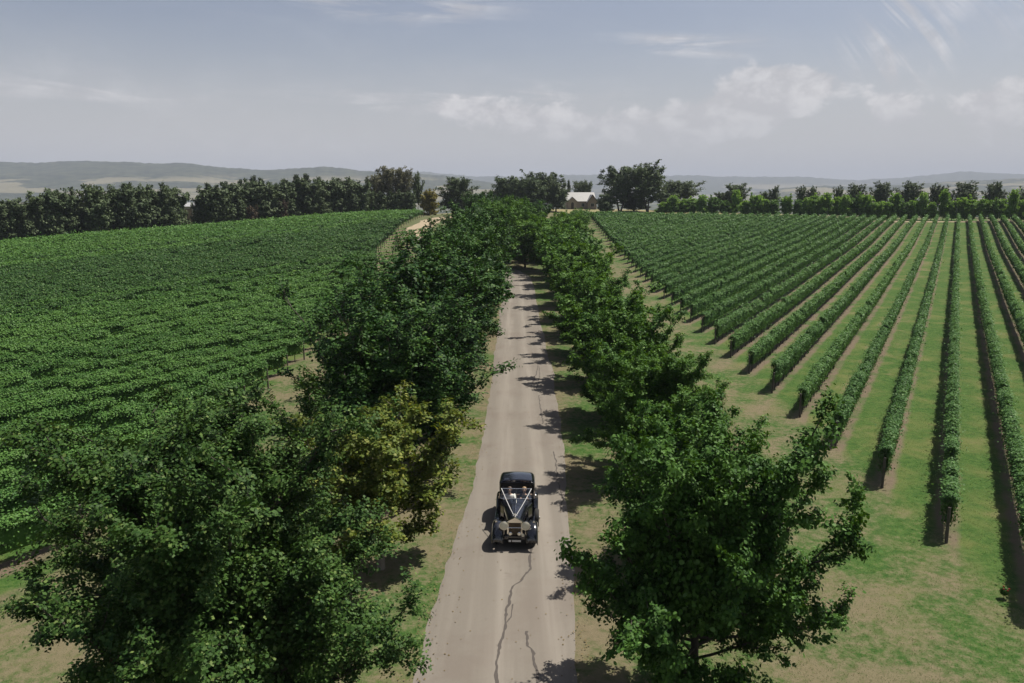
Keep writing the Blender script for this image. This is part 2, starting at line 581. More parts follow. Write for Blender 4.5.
simple('crack_tar', (.062, .053, .046), .9, var=.3, scale=20)
simple('track_dirt', (.27, .215, .14), .95, var=.35, scale=1.5)
simple('car_black', (.006, .007, .010), .16, 0, .5, .9, var=.2, scale=3)
simple('car_trim', (.16, .12, .075), .35, .4, .5, .3)
simple('chrome', (.78, .75, .68), .16, 1.0)
simple('lamp_glass', (.70, .67, .54), .25, .0, .6, .3, var=.15, scale=30)
simple('grille', (.018, .013, .010), .45, .6)
simple('tyre', (.012, .012, .012), .85, var=.3)
simple('leather', (.13, .085, .055), .55, var=.2)
simple('dark_inside', (.010, .010, .011), .8)
simple('ribbon', (.44, .44, .43), .5, spec=.4)
simple('plate', (.02, .02, .02), .5)
simple('plate_mark', (.72, .72, .70), .5)
simple('skin', (.46, .29, .21), .55, var=.08)
simple('suit_navy', (.016, .022, .040), .8, var=.2)
simple('dress_white', (.72, .70, .66), .75, var=.06)
simple('hair_brown', (.050, .030, .018), .6, var=.3, scale=40)
simple('hair_fair', (.24, .16, .085), .55, var=.25, scale=40)
simple('eye_dark', (.02, .015, .012), .3)
simple('lip', (.32, .12, .10), .5)
simple('rubber_red', (.45, .03, .03), .6)
simple('house_roof', (.23, .23, .225), .45, .2, .5, 0, var=.12, scale=2)
simple('shed_roof', (.36, .36, .36), .5, .2, .5, 0, var=.1)
simple('barge_dark', (.05, .045, .045), .7)
simple('door_dark', (.03, .022, .02), .5)
simple('window_glass', (.04, .05, .06), .08, 0, .8)
simple('window_frame', (.55, .53, .48), .6)
simple('shed_wall', (.62, .57, .44), .85, var=.2)
m, t, out = new_mat('house_stone')
p = t.n('ShaderNodeTexCoord').outputs['Object']
br = t.n('ShaderNodeTexBrick')
t.put(br.inputs['Vector'], t.vm('MULTIPLY', p, (1, 1, 1)))
br.inputs['Scale'].default_value = 3.0
br.inputs['Color1'].default_value = (.30, .265, .225, 1)
br.inputs['Color2'].default_value = (.24, .205, .175, 1)
br.inputs['Mortar'].default_value = (.33, .30, .27, 1)
princ(t, out, t.mix(t.noise(p, 1.2, 4), br.outputs[0], (.28, .24, .20)), .9)
M['house_stone'] = m

m, t, out = new_mat('clear_glass')
gl = t.n('ShaderNodeBsdfGlossy')
gl.inputs['Roughness'].default_value = .03
tp = t.n('ShaderNodeBsdfTransparent')
tp.inputs[0].default_value = (.86, .9, .9, 1)
fr = t.n('ShaderNodeFresnel')
fr.inputs[0].default_value = 1.5
mx = t.n('ShaderNodeMixShader')
t.put(mx.inputs[0], t.m('ADD', t.m('MULTIPLY', fr.outputs[0], 1.0), .04, clamp=True))
t.t.links.new(tp.outputs[0], mx.inputs[1])
t.t.links.new(gl.outputs[0], mx.inputs[2])
t.t.links.new(mx.outputs[0], out.inputs['Surface'])
M['glass'] = m

m, t, out = new_mat('forested_hills')
P = t.n('ShaderNodeTexCoord').outputs['Object']
X, Y, Z = t.xyz(P)[:3]
a = t.noise(P, 0.0021, 5, .62, .6)
b_ = t.noise(P, 0.006, 4, .65)
pad = t.m('MULTIPLY', t.sstep(t.m('ADD', a, t.m('MULTIPLY', t.m('SUBTRACT', b_, .5), .3)), .50, .54), t.sstep(Z, 105, 60))
c = t.mix(t.sstep(t.noise(P, .016, 4, .7), .38, .62), (.014, .022, .014), (.050, .060, .036))
c = t.mix(pad, c, t.mix(b_, (.11, .105, .068), (.175, .16, .105)))
princ(t, out, c, .95, spec=.1)
M['hills'] = m

# ------------------------------------------------------------------ ground sheet
ny, nx = len(GY), len(GX)
Vg = np.c_[_gx.ravel(), _gy.ravel(), GZ.ravel()]
ii = (np.arange(ny - 1)[:, None] * nx + np.arange(nx - 1)[None]).ravel()
Fg = np.stack([ii, ii + 1, ii + nx + 1, ii + nx], 1)
ground = link('ground', mesh_np('ground', [(Vg, Fg)], True), mat=M['ground'])
tag(ground, kind='structure')

# the drive
ROAD = np.array([(-12, -1.35, 2.42), (5, -1.0, 2.42), (15, -.7, 2.42), (20, -.35, 2.40), (28.5, .02, 2.38), (35, .45, 2.38), (51, .85, 2.36), (70, .75, 2.36), (95, .85, 2.36),
                 (118, .9, 2.36), (126, .2, 2.4), (134, -3.2, 2.7), (141, -8, 3.0), (148, -13.5, 3.0), (156, -18.5, 2.6), (163, -20.4, 2.0)])


def road_x(y):
    return np.interp(y, ROAD[:, 0], ROAD[:, 1])


rng = np.random.default_rng(5)
ys = np.arange(-12, 163, .8)
cx = road_x(ys)
cx = np.convolve(np.pad(cx, 8, mode='edge'), np.ones(17) / 17, 'valid')
hw = np.interp(ys, ROAD[:, 0], ROAD[:, 2])
jit = (np.convolve(rng.normal(size=len(ys) + 6), np.ones(7) / 7, 'valid') * .22 + rng.normal(size=len(ys)) * .035)
jit2 = (np.convolve(rng.normal(size=len(ys) + 6), np.ones(7) / 7, 'valid') * .22 + rng.normal(size=len(ys)) * .035)
uu = np.linspace(-1, 1, 9)
XX = cx[:, None] + uu[None] * hw[:, None] + np.where(uu[None] < -.9, jit[:, None], 0) + np.where(uu[None] > .9, jit2[:, None], 0)
YY = np.repeat(ys[:, None], 9, 1)
ZZ = hz(XX, YY) + .035 + .03 * (1 - uu[None] ** 2)
ZZ[:, 0] -= .06
ZZ[:, -1] -= .06
ii = (np.arange(len(ys) - 1)[:, None] * 9 + np.arange(8)[None]).ravel()
road = link('road', mesh_np('road', [(np.c_[XX.ravel(), YY.ravel(), ZZ.ravel()], np.stack([ii, ii + 1, ii + 10, ii + 9], 1))], True), mat=M['road'])
tag(road, kind='structure')


def road_z(x, y):
    u = (x - np.interp(y, ys, cx)) / np.interp(y, ys, hw)
    return hz1(x, y) + .035 + .03 * max(0, 1 - u * u)


def crack(pts, wd, seed):
    rg = np.random.default_rng(seed)
    pts = np.array(pts, float)
    s = np.r_[0, np.cumsum(np.hypot(*np.diff(pts, axis=0).T))]
    q = np.arange(0, s[-1], .13)
    x = np.interp(q, s, pts[:, 0]) + np.convolve(rg.normal(size=len(q) + 2), np.ones(3) / 3, 'valid') * .045
    y = np.interp(q, s, pts[:, 1])
    wv = wd * rg.uniform(.5, 1.5, len(q))
    z = np.array([road_z(a, b) for a, b in zip(x, y)]) + .005
    V = np.concatenate([np.c_[x - wv, y, z], np.c_[x + wv, y, z]])
    n = len(q)
    i = np.arange(n - 1)
    o = link('crack', mesh_np('crack', [(V, np.stack([i, i + n, i + n + 1, i + 1], 1))]), road, M['crack_tar'])
    o['kind'] = 'structure'


PH = 10.85


def at_z(px, py, z=0.0):
    """ground point (x, y) seen at a picture point of the survey photograph"""
    v = (py - 341.5) / 780
    d = (13.0 - z) / (math.sin(R(PH)) + v * math.cos(R(PH)))
    return ((px - 512) / 780 * d, d * (math.cos(R(PH)) - v * math.sin(R(PH))))


crack([at_z(*p) for p in ((532, 548), (529, 560), (531, 570), (520, 583), (511, 592), (507, 610), (506, 628), (500, 645), (497, 665), (497, 690))], .040, 1)
crack([at_z(*p) for p in ((506, 628), (511, 616), (513, 604))], .018, 2)
crack([at_z(*p) for p in ((527, 633), (529, 648), (534, 660), (537, 672), (537, 690))], .036, 3)
crack([at_z(*p) for p in ((560, 512), (563, 500), (557, 478), (556, 462), (553, 452))], .026, 4)
crack([at_z(*p) for p in ((543, 425), (540, 404), (539, 396))], .026, 5)
crack([at_z(*p) for p in ((531, 388), (536, 375), (538, 366))], .03, 6)
crack([at_z(*p) for p in ((537, 390), (540, 378), (539, 367))], .022, 7)

# sandy track climbing beside the left vineyard
tp = np.array([(-18.5, 157), (-20.5, 166), (-20.2, 180), (-20.2, 200), (-18.5, 214), (-13, 226), (-4, 234)], float)
s = np.r_[0, np.cumsum(np.hypot(*np.diff(tp, axis=0).T))]
q = np.arange(0, s[-1], 1.2)
tx, ty = np.interp(q, s, tp[:, 0]), np.interp(q, s, tp[:, 1])
for _ in range(6):
    tx[1:-1] = (tx[:-2] + tx[1:-1] * 2 + tx[2:]) / 4
    ty[1:-1] = (ty[:-2] + ty[1:-1] * 2 + ty[2:]) / 4
dxy = np.gradient(np.c_[tx, ty], axis=0)
dxy /= np.linalg.norm(dxy, axis=1)[:, None]
blocks = []
off = np.linspace(-2.2, 2.2, 5)
wob = np.convolve(rng.normal(size=len(q) + 4), np.ones(5) / 5, 'valid') * .5
XX = tx[:, None] + dxy[:, 1:2] * (off[None] + np.sign(off)[None] * wob[:, None])
YY = ty[:, None] - dxy[:, 0:1] * (off[None] + np.sign(off)[None] * wob[:, None])
ZZ = hz(XX, YY) + .04
ii = (np.arange(len(q) - 1)[:, None] * 5 + np.arange(4)[None]).ravel()
track = link('dirt_path', mesh_np('dirt_path', [(np.c_[XX.ravel(), YY.ravel(), ZZ.ravel()], np.stack([ii, ii + 1, ii + 6, ii + 5], 1))], True), mat=M['track_dirt'])
tag(track, kind='structure')
# bare service path at the far end of the right vineyard
pa, pb = np.array((88.0, 226.5)), np.array((175.0, 203.0))
tt = np.linspace(0, 1, 60)
nrm = np.array((-(pb - pa)[1], (pb - pa)[0]))
nrm /= np.linalg.norm(nrm)
off = np.linspace(-2.2, 2.2, 4)
XX = pa[0] + (pb - pa)[0] * tt[:, None] + nrm[0] * off[None]
YY = pa[1] + (pb - pa)[1] * tt[:, None] + nrm[1] * off[None]
ZZ = hz(XX, YY) + .05
ii = (np.arange(59)[:, None] * 4 + np.arange(3)[None]).ravel()
o = link('path', mesh_np('path', [(np.c_[XX.ravel(), YY.ravel(), ZZ.ravel()], np.stack([ii, ii + 1, ii + 5, ii + 4], 1))], True), mat=M['track_dirt'])
tag(o, kind='structure')


# ------------------------------------------------------------------ hills on the skyline
def ridge(name, prof, dist, depth, seed, rough):
    """prof: (picture x, height over the horizon in picture px); real ridge at its distance"""
    rg = np.random.default_rng(seed)
    prof = np.array(prof, float)
    n = 900
    azs = np.linspace(R(-62), R(62), n)
    pxs = 512 + 780 * np.tan(azs)
    hgt = np.interp(pxs, prof[:, 0], prof[:, 1]) / 780 * dist + 13
    k = rg.normal(size=(60,))
    ph = rg.uniform(0, 6.28, 60)
    for i in range(60):
        fq = 4 * 1.095 ** i
        hgt += rough * k[i] / (1 + i * .06) * np.sin(azs * fq + ph[i])
    rows = 26
    V = []
    for r_ in range(rows):
        f = r_ / (rows - 1)
        dd = dist - depth * (1 - f)
        base = -36
        e = f ** 1.25
        und = sum(np.sin(azs * (22 + 9 * j) + j * 1.7 + f * (3 + j)) * (7.0 / (1 + j * .4)) for j in range(6)) * math.sin(math.pi * f) * rough * .22
        h = base + (hgt - base) * e + und
        rr = dd / np.cos(np.clip(azs, -1.0, 1.0)) ** .9
        V.append(np.c_[np.sin(azs) * rr, np.cos(azs) * rr, h])
    dd = dist + depth * .8
    V.append(np.c_[np.sin(azs) * dd * 1.2, np.cos(azs) * dd * 1.2, np.full(n, -40.0)])
    V = np.concatenate(V)
    ii = (np.arange(rows)[:, None] * n + np.arange(n - 1)[None]).ravel()
    o = link(name, mesh_np(name, [(V, np.stack([ii, ii + 1, ii + n + 1, ii + n], 1))], True), mat=M['hills'])
    tag(o, kind='structure')


ridge('hills', [(-900, 24), (-200, 26), (0, 29), (40, 28), (100, 29), (150, 28), (195, 27), (225, 23), (270, 20), (300, 21), (325, 24), (370, 19), (420, 18), (460, 14), (520, 4), (600, -8),
                (720, -6), (760, 2), (800, 6), (850, 4), (930, 9), (1000, 12), (1200, 14), (1900, 10)], 4200, 1700, 3, 1.5)
ridge('mountains', [(-900, 20), (0, 22), (300, 16), (400, 20), (430, 20), (480, 15), (540, 16), (620, 17), (700, 16), (760, 14), (800, 14), (850, 11), (880, 12), (950, 19), (1010, 17), (1100, 16), (1900, 12)],
      8200, 2500, 8, 2.2)


# ------------------------------------------------------------------ trees
def unit(v):
    return v / (np.linalg.norm(v) + 1e-9)


def gen_tree(seed, H, Rad, stem=1.2, n_limb=36, n_sec=8, n_ter=4, n_leaf=40000, leaf=.11, pitch=(10, 70), prof='round', up=.45, shape=HEX, trunk_r=.16,
             spread=.11, lean=.2, multi=1, upn=1.0, side=.25, core=.74):
    """returns (trunk mesh block, leaf block)"""
    rg = np.random.default_rng(seed)
    wood, twigs, wts = [], [], []
    for st in range(multi):
        a0 = rg.uniform(0, 6.28) + st * 6.28 / multi
        kx = (0.0 if multi == 1 else Rad * .45) * math.cos(a0)
        ky = (0.0 if multi == 1 else Rad * .45) * math.sin(a0)
        k = 9
        f = np.linspace(0, 1, k)
        tr = np.c_[kx * f ** .8 + np.cumsum(rg.normal(0, lean * .12, k)), ky * f ** .8 + np.cumsum(rg.normal(0, lean * .12, k)), f * H * .88 * (1 if st == 0 else rg.uniform(.75, .95))]
        tr[0, :2] = 0
        tr[0, 2] = -.15
        rad = trunk_r * (1 - f) ** .8 / (multi ** .3) + .012
        rad[0] *= 1.35
        wood.append((tr, rad))
        nl = n_limb // multi
        for i in range(nl):
            u = (i + rg.uniform(0, 1)) / nl
            zf = stem / H + (.86 - stem / H) * u ** .9
            p0 = np.array([np.interp(zf * H, tr[:, 2], tr[:, j]) for j in range(2)] + [zf * H])
            az_ = i * 2.39996 + rg.normal(0, .35)
            pt = R(pitch[0] + (pitch[1] - pitch[0]) * u ** 1.2 + rg.normal(0, 8))
            # crown profile
            if prof == 'round':
                pr = math.sqrt(max(.05, 1 - ((u - .36) / .68) ** 2))
            elif prof == 'cone':
                pr = max(.12, 1 - u) ** .75
            elif prof == 'oval':
                pr = math.sqrt(max(.06, 1 - ((u - .45) / .62) ** 2))
            elif prof == 'flat':
                pr = .55 + .5 * u
            else:
                pr = 1 - .55 * u
            ln = Rad * pr * rg.uniform(.72, 1.12) / max(.35, math.cos(pt))
            ln = min(ln, (H - p0[2]) / max(.15, math.sin(pt)) * 1.04 + .35)
            d = np.array([math.cos(az_) * math.cos(pt), math.sin(az_) * math.cos(pt), math.sin(pt)])
            m_ = 7
            g = np.linspace(0, 1, m_)
            bend = np.cumsum(rg.normal(0, .035 * ln, (m_, 3)), axis=0) * g[:, None]
            L = p0[None] + d[None] * (g * ln)[:, None] + bend + np.c_[np.zeros(m_), np.zeros(m_), up * ln * .45 * g ** 2 - .10 * ln * g * (1 - g)]
            wood.append((L, (.22 * trunk_r * (ln / Rad) ** .7) * (1 - g) ** .7 + .008))
            twigs.append((L[3:], ln * .35))
            for j in range(n_sec):
                s_ = .22 + .78 * (j + rg.uniform(0, 1)) / n_sec
                q0 = np.array([np.interp(s_, g, L[:, c_]) for c_ in range(3)])
                tg = unit(L[min(m_ - 1, int(s_ * m_) + 1 if s_ < .85 else m_ - 1)] - L[max(0, int(s_ * (m_ - 1)) - 1)])
                rv = rg.normal(size=3)
                rv[2] = rv[2] * .6 + .25
                d2 = unit(tg * .75 + unit(rv) * .8)
                l2 = ln * (.42 - .20 * s_) * rg.uniform(.6, 1.25)
                g2 = np.linspace(0, 1, 4)
                B = q0[None] + d2[None] * (g2 * l2)[:, None] + np.c_[np.zeros(4), np.zeros(4), up * .3 * l2 * g2 ** 2]
                if l2 > .35:
                    wood.append((B, .02 * (l2 / 1.2) * (1 - g2) + .005))
                twigs.append((B, l2))
                for k_ in range(n_ter):
                    s3 = rg.uniform(.25, 1)
                    r0 = q0 + d2 * l2 * s3
                    rv = rg.normal(size=3)
                    d3 = unit(d2 * .6 + unit(rv) * .9)
                    l3 = l2 * rg.uniform(.3, .6)
                    twigs.append((np.stack([r0, r0 + d3 * l3 * .5, r0 + d3 * l3 + np.array([0, 0, .12 * l3])]), l3))
    wt = np.array([x[1] for x in twigs])
    cnt = rg.multinomial(n_leaf, wt / wt.sum())
    Cs, Ns = [], []
    for (L, _), c_ in zip(twigs, cnt):
        if c_ == 0:
            continue
        s_ = rg.uniform(0, 1, c_) ** .8
        g = np.linspace(0, 1, len(L))
        P_ = np.stack([np.interp(s_, g, L[:, j]) for j in range(3)], 1)
        o_ = rg.normal(0, spread, (c_, 3)) * np.array((1, 1, .55))
        tn = np.array([0, 0, 1.0]) + rg.normal(0, .38, 3)
        Cs.append(P_ + o_)
        Ns.append(o_ / spread * .20 + tn * .95 + rg.normal(0, .33, (c_, 3)))
    C_ = np.concatenate(Cs)
    N_ = np.concatenate(Ns)
    # leaves deep inside the crown
    nc = n_leaf // 9
    dv_ = rg.normal(size=(nc, 3))
    dv_ /= np.linalg.norm(dv_, axis=1)[:, None]
    zc_ = (stem + H) / 2
    rc_ = rg.uniform(.15, core, (nc, 1))
    Ci = dv_ * rc_ * np.array((Rad * (1 if prof != 'cone' else .5), Rad * (1 if prof != 'cone' else .5), (H - stem) / 2)) + np.array((0, 0, zc_ - .06 * H))
    # true height and radius
    kz = H / np.percentile(C_[:, 2], 99.7)
    kr = Rad / np.percentile(np.hypot(C_[:, 0], C_[:, 1]), 98.5)
    sc_ = np.array([kr, kr, kz])
    C_ = C_ * sc_
    N_[:, :2] += C_[:, :2] / Rad * .8 * side
    N_[:, 2] -= .9 * (1 - upn)
    wood = [(L * sc_, r_ * min(kr, 1)) for L, r_ in wood]
    lsz = np.full(len(C_), leaf)
    if core > 0:
        C_ = np.concatenate([C_, Ci])
        N_ = np.concatenate([N_, rg.normal(size=Ci.shape) + np.array((0, 0, .5))])
        lsz = np.concatenate([lsz, np.full(len(Ci), leaf * 1.35)])
    C_[:, 2] = np.maximum(C_[:, 2], .25)
    return tubes_block(wood, 6), leaf_block(C_, N_, lsz, rg, shape)


PROTO = {}


def proto(key, mat, bark='bark', **kw):
    tb, lb = gen_tree(**kw)
    tm = mesh_np('trunk_' + key, [tb], True)
    tm.materials.append(M[bark])
    lm = mesh_np('crown_' + key, [lb])
    lm.materials.append(M[mat])
    PROTO[key] = (tm, lm, kw['H'], kw['Rad'])


def plant(key, name, x, y, H=None, Rad=None, rz=0.0, label=None, cat='tree', group=None, crown='crown', mat=None, sink=0.0):
    tm, lm, h0, r0 = PROTO[key]
    sz = (H or h0) / h0
    sx = (Rad or r0) / r0
    o = empty(name, (x, y, hz1(x, y) - sink), rz, (sx, sx, sz))
    tag(o, label, cat, group)
    link('trunk', tm, o)
    c_ = link(crown, lm, o)
    if mat:
        c_.material_slots[0].link = 'OBJECT'
        c_.material_slots[0].material = M[mat]
    return o


# avenue trees --------------------------------------------------------------
proto('oak_near', 'leaf_oak', seed=11, H=9.0, Rad=4.3, stem=.9, n_limb=58, n_sec=11, n_ter=5, n_leaf=290000, leaf=.080, pitch=(5, 72), prof='round', up=.35, trunk_r=.20, spread=.11, shape=QUAD, core=.6)
proto('maple_near', 'leaf_maple', seed=23, H=6.4, Rad=3.6, stem=.9, n_limb=40, n_sec=10, n_ter=4, n_leaf=125000, leaf=.080, pitch=(8, 70), prof='round', up=.5, trunk_r=.15, spread=.10, core=.5)
proto('maple_b', 'leaf_maple', seed=29, H=6.4, Rad=3.5, stem=.45, n_limb=36, n_sec=9, n_ter=4, n_leaf=66000, leaf=.105, pitch=(10, 74), prof='round', up=.6, trunk_r=.15, spread=.11)
proto('maple_c', 'leaf_maple', seed=31, H=6.8, Rad=3.3, stem=.45, n_limb=34, n_sec=8, n_ter=4, n_leaf=40000, leaf=.135, pitch=(18, 78), prof='oval', up=.7, trunk_r=.15, spread=.12)
proto('yellow_open', 'leaf_yellow', 'bark_pale', seed=37, H=5.8, Rad=3.3, stem=1.1, n_limb=24, n_sec=8, n_ter=4, n_leaf=36000, leaf=.10, pitch=(12, 66), prof='round', up=.5, trunk_r=.10, spread=.10, core=.35)
proto('tulip_a', 'leaf_tulip', seed=41, H=9.6, Rad=4.2, stem=.8, n_limb=64, n_sec=10, n_ter=4, n_leaf=100000, leaf=.105, pitch=(20, 86), prof='round', up=1.3, trunk_r=.2, spread=.13)
proto('tulip_b', 'leaf_tulip', seed=43, H=9.6, Rad=3.9, stem=.8, n_limb=56, n_sec=9, n_ter=4, n_leaf=52000, leaf=.16, pitch=(22, 86), prof='oval', up=1.3, trunk_r=.2, spread=.14)
proto('tulip_c', 'leaf_tulip', seed=47, H=9.0, Rad=3.9, stem=.8, n_limb=44, n_sec=8, n_ter=3, n_leaf=26000, leaf=.21, pitch=(16, 82), prof='oval', up=.8, trunk_r=.2, spread=.16, shape=QUAD)
proto('maple_far', 'leaf_maple', seed=53, H=6.8, Rad=3.4, stem=.45, n_limb=36, n_sec=8, n_ter=3, n_leaf=20000, leaf=.20, pitch=(16, 80), prof='oval', up=.7, trunk_r=.15, spread=.15, shape=QUAD)

GL, GR = 'avenue trees along the left of the drive', 'avenue trees along the right of the drive'
rr = random.Random(4)
# right of the drive: x, y, height, radius
right_trees = [('maple_near', 4.55, 17.8, 7.9, 3.4), ('maple_b', 6.0, 26.0, 5.9, 2.7), ('maple_near', 6.5, 34.8, 6.3, 3.45), ('maple_b', 6.6, 43.8, 6.7, 3.5), ('maple_c', 6.7, 52.8, 7.0, 3.6),
               ('maple_b', 6.8, 62.2, 6.9, 3.7), ('maple_c', 6.9, 71, 7.2, 3.8), ('maple_c', 7.1, 80, 7.6, 4.0), ('maple_far', 7.3, 89.8, 7.8, 4.2), ('maple_far', 7.5, 99.6, 8.0, 4.4),
               ('maple_far', 7.7, 110, 8.2, 4.6), ('maple_far', 7.4, 119.5, 8.4, 4.3), ('maple_far', 6.0, 128, 8.4, 4.6), ('maple_far', 2.2, 131.5, 8.6, 4.2), ('maple_far', 6.0, 139.5, 8.2, 4.4),
               ('maple_far', 9.6, 148, 7.8, 4.3), ('maple_far', 11.4, 157, 7.2, 4.2), ('maple_far', 12.8, 167, 6.6, 4.0), ('maple_far', 14.0, 177, 6.0, 3.8), ('maple_far', 15.6, 187, 5.6, 3.4), ('maple_far', 17, 197, 5.2, 3.2)]
for i, (k, x, y, H, Rd) in enumerate(right_trees):
    if i == 0:
        lb = 'broad green roadside tree right of the drive, nearer the camera than the car'
    elif i == 1:
        lb = 'smaller green roadside tree right of the drive, level with the front of the car'
    elif i == 13:
        lb = 'bushy green tree standing across the far end of the drive'
    else:
        lb = f'green tree right of the drive, {nth(i - 1 - (i > 13))} one beyond the car'
    plant(k, 'roadside_tree', x, y, H, Rd, rr.uniform(0, 6.28) if i else 2.6, lb, 'tree', GR, mat='leaf_maple_deep' if i == 0 else None)
left_trees = [('oak_near', -6.3, 15.6, 8.7, 4.05), ('yellow_open', -4.6, 25.4, 5.9, 3.6), ('tulip_a', -5.4, 34.6, 9.5, 4.9), ('tulip_b', -5.6, 43.6, 9.5, 4.9), ('tulip_a', -4.85, 52.8, 9.7, 4.7),
              ('tulip_b', -4.85, 62, 10.0, 4.6), ('tulip_b', -4.85, 71, 10.0, 4.6), ('tulip_c', -4.85, 80, 9.8, 4.7), ('tulip_c', -4.85, 89.5, 10.0, 4.7), ('tulip_c', -4.85, 99, 10.2, 4.7),
              ('tulip_c', -4.85, 109, 10.4, 4.8), ('tulip_c', -5.2, 119, 10.6, 4.7), ('tulip_c', -7.2, 128, 10.6, 4.6), ('tulip_c', -1.8, 138, 10.6, 4.8), ('tulip_c', 1.6, 146, 10.4, 4.6),
              ('tulip_c', -2.8, 149, 10.6, 4.6), ('tulip_c', 3.4, 157, 9.6, 4.4), ('tulip_c', -1.6, 161, 9.8, 4.4), ('tulip_c', 4.6, 169, 8.6, 4.0), ('tulip_c', -1.0, 175, 8.6, 4.2), ('tulip_c', -6.5, 186, 8.4, 4.0), ('tulip_c', -9, 200, 8, 4)]
for i, (k, x, y, H, Rd) in enumerate(left_trees):
    if i == 0:
        lb = 'big dark leafy tree left of the drive, nearest the camera'
    elif i == 1:
        lb = 'small open yellow-green tree beside the drive, left of the car'
    else:
        lb = f'tall dark green tree left of the drive, {nth(i - 1)} one beyond the yellow-green tree'
    if i > 11:
        lb = f'tree in the clump closing the far end of the drive, {nth(i - 11)} going away'
    mt = 'leaf_maple' if i in (13, 14, 15, 17) else None
    plant(k, 'roadside_tree', x, y, H, Rd, rr.uniform(0, 6.28), lb, 'tree', GL, mat=mt)

# ------------------------------------------------------------------ vineyards
CAMP = np.array([0.0, 0.0, 13.0])
post_me = mesh_np('post', [tubes_block([(np.array([(0, 0, -.2), (0, 0, .6), (0, 0, 1.42)]), np.array([.062, .06, .058])), (np.array([(0, 0, 1.42), (0, 0, 1.43)]), np.array([.058, .001]))], 8)], True)
post_me.materials.append(M['post'])
_g = np.linspace(0, 1, 6)
vt_me = mesh_np('vine_trunk', [tubes_block([(np.c_[.03 * np.sin(_g * 5), .025 * np.cos(_g * 4), _g * .95 - .1], .035 - .01 * _g), (np.c_[np.linspace(0, .5, 4), np.zeros(4), .85 + .06 * np.linspace(0, 1, 4)], np.full(4, .018)),
                                              (np.c_[np.linspace(0, -.5, 4), np.zeros(4), .85 + .06 * np.linspace(0, 1, 4)], np.full(4, .018))], 6)], True)
vt_me.materials.append(M['bark'])


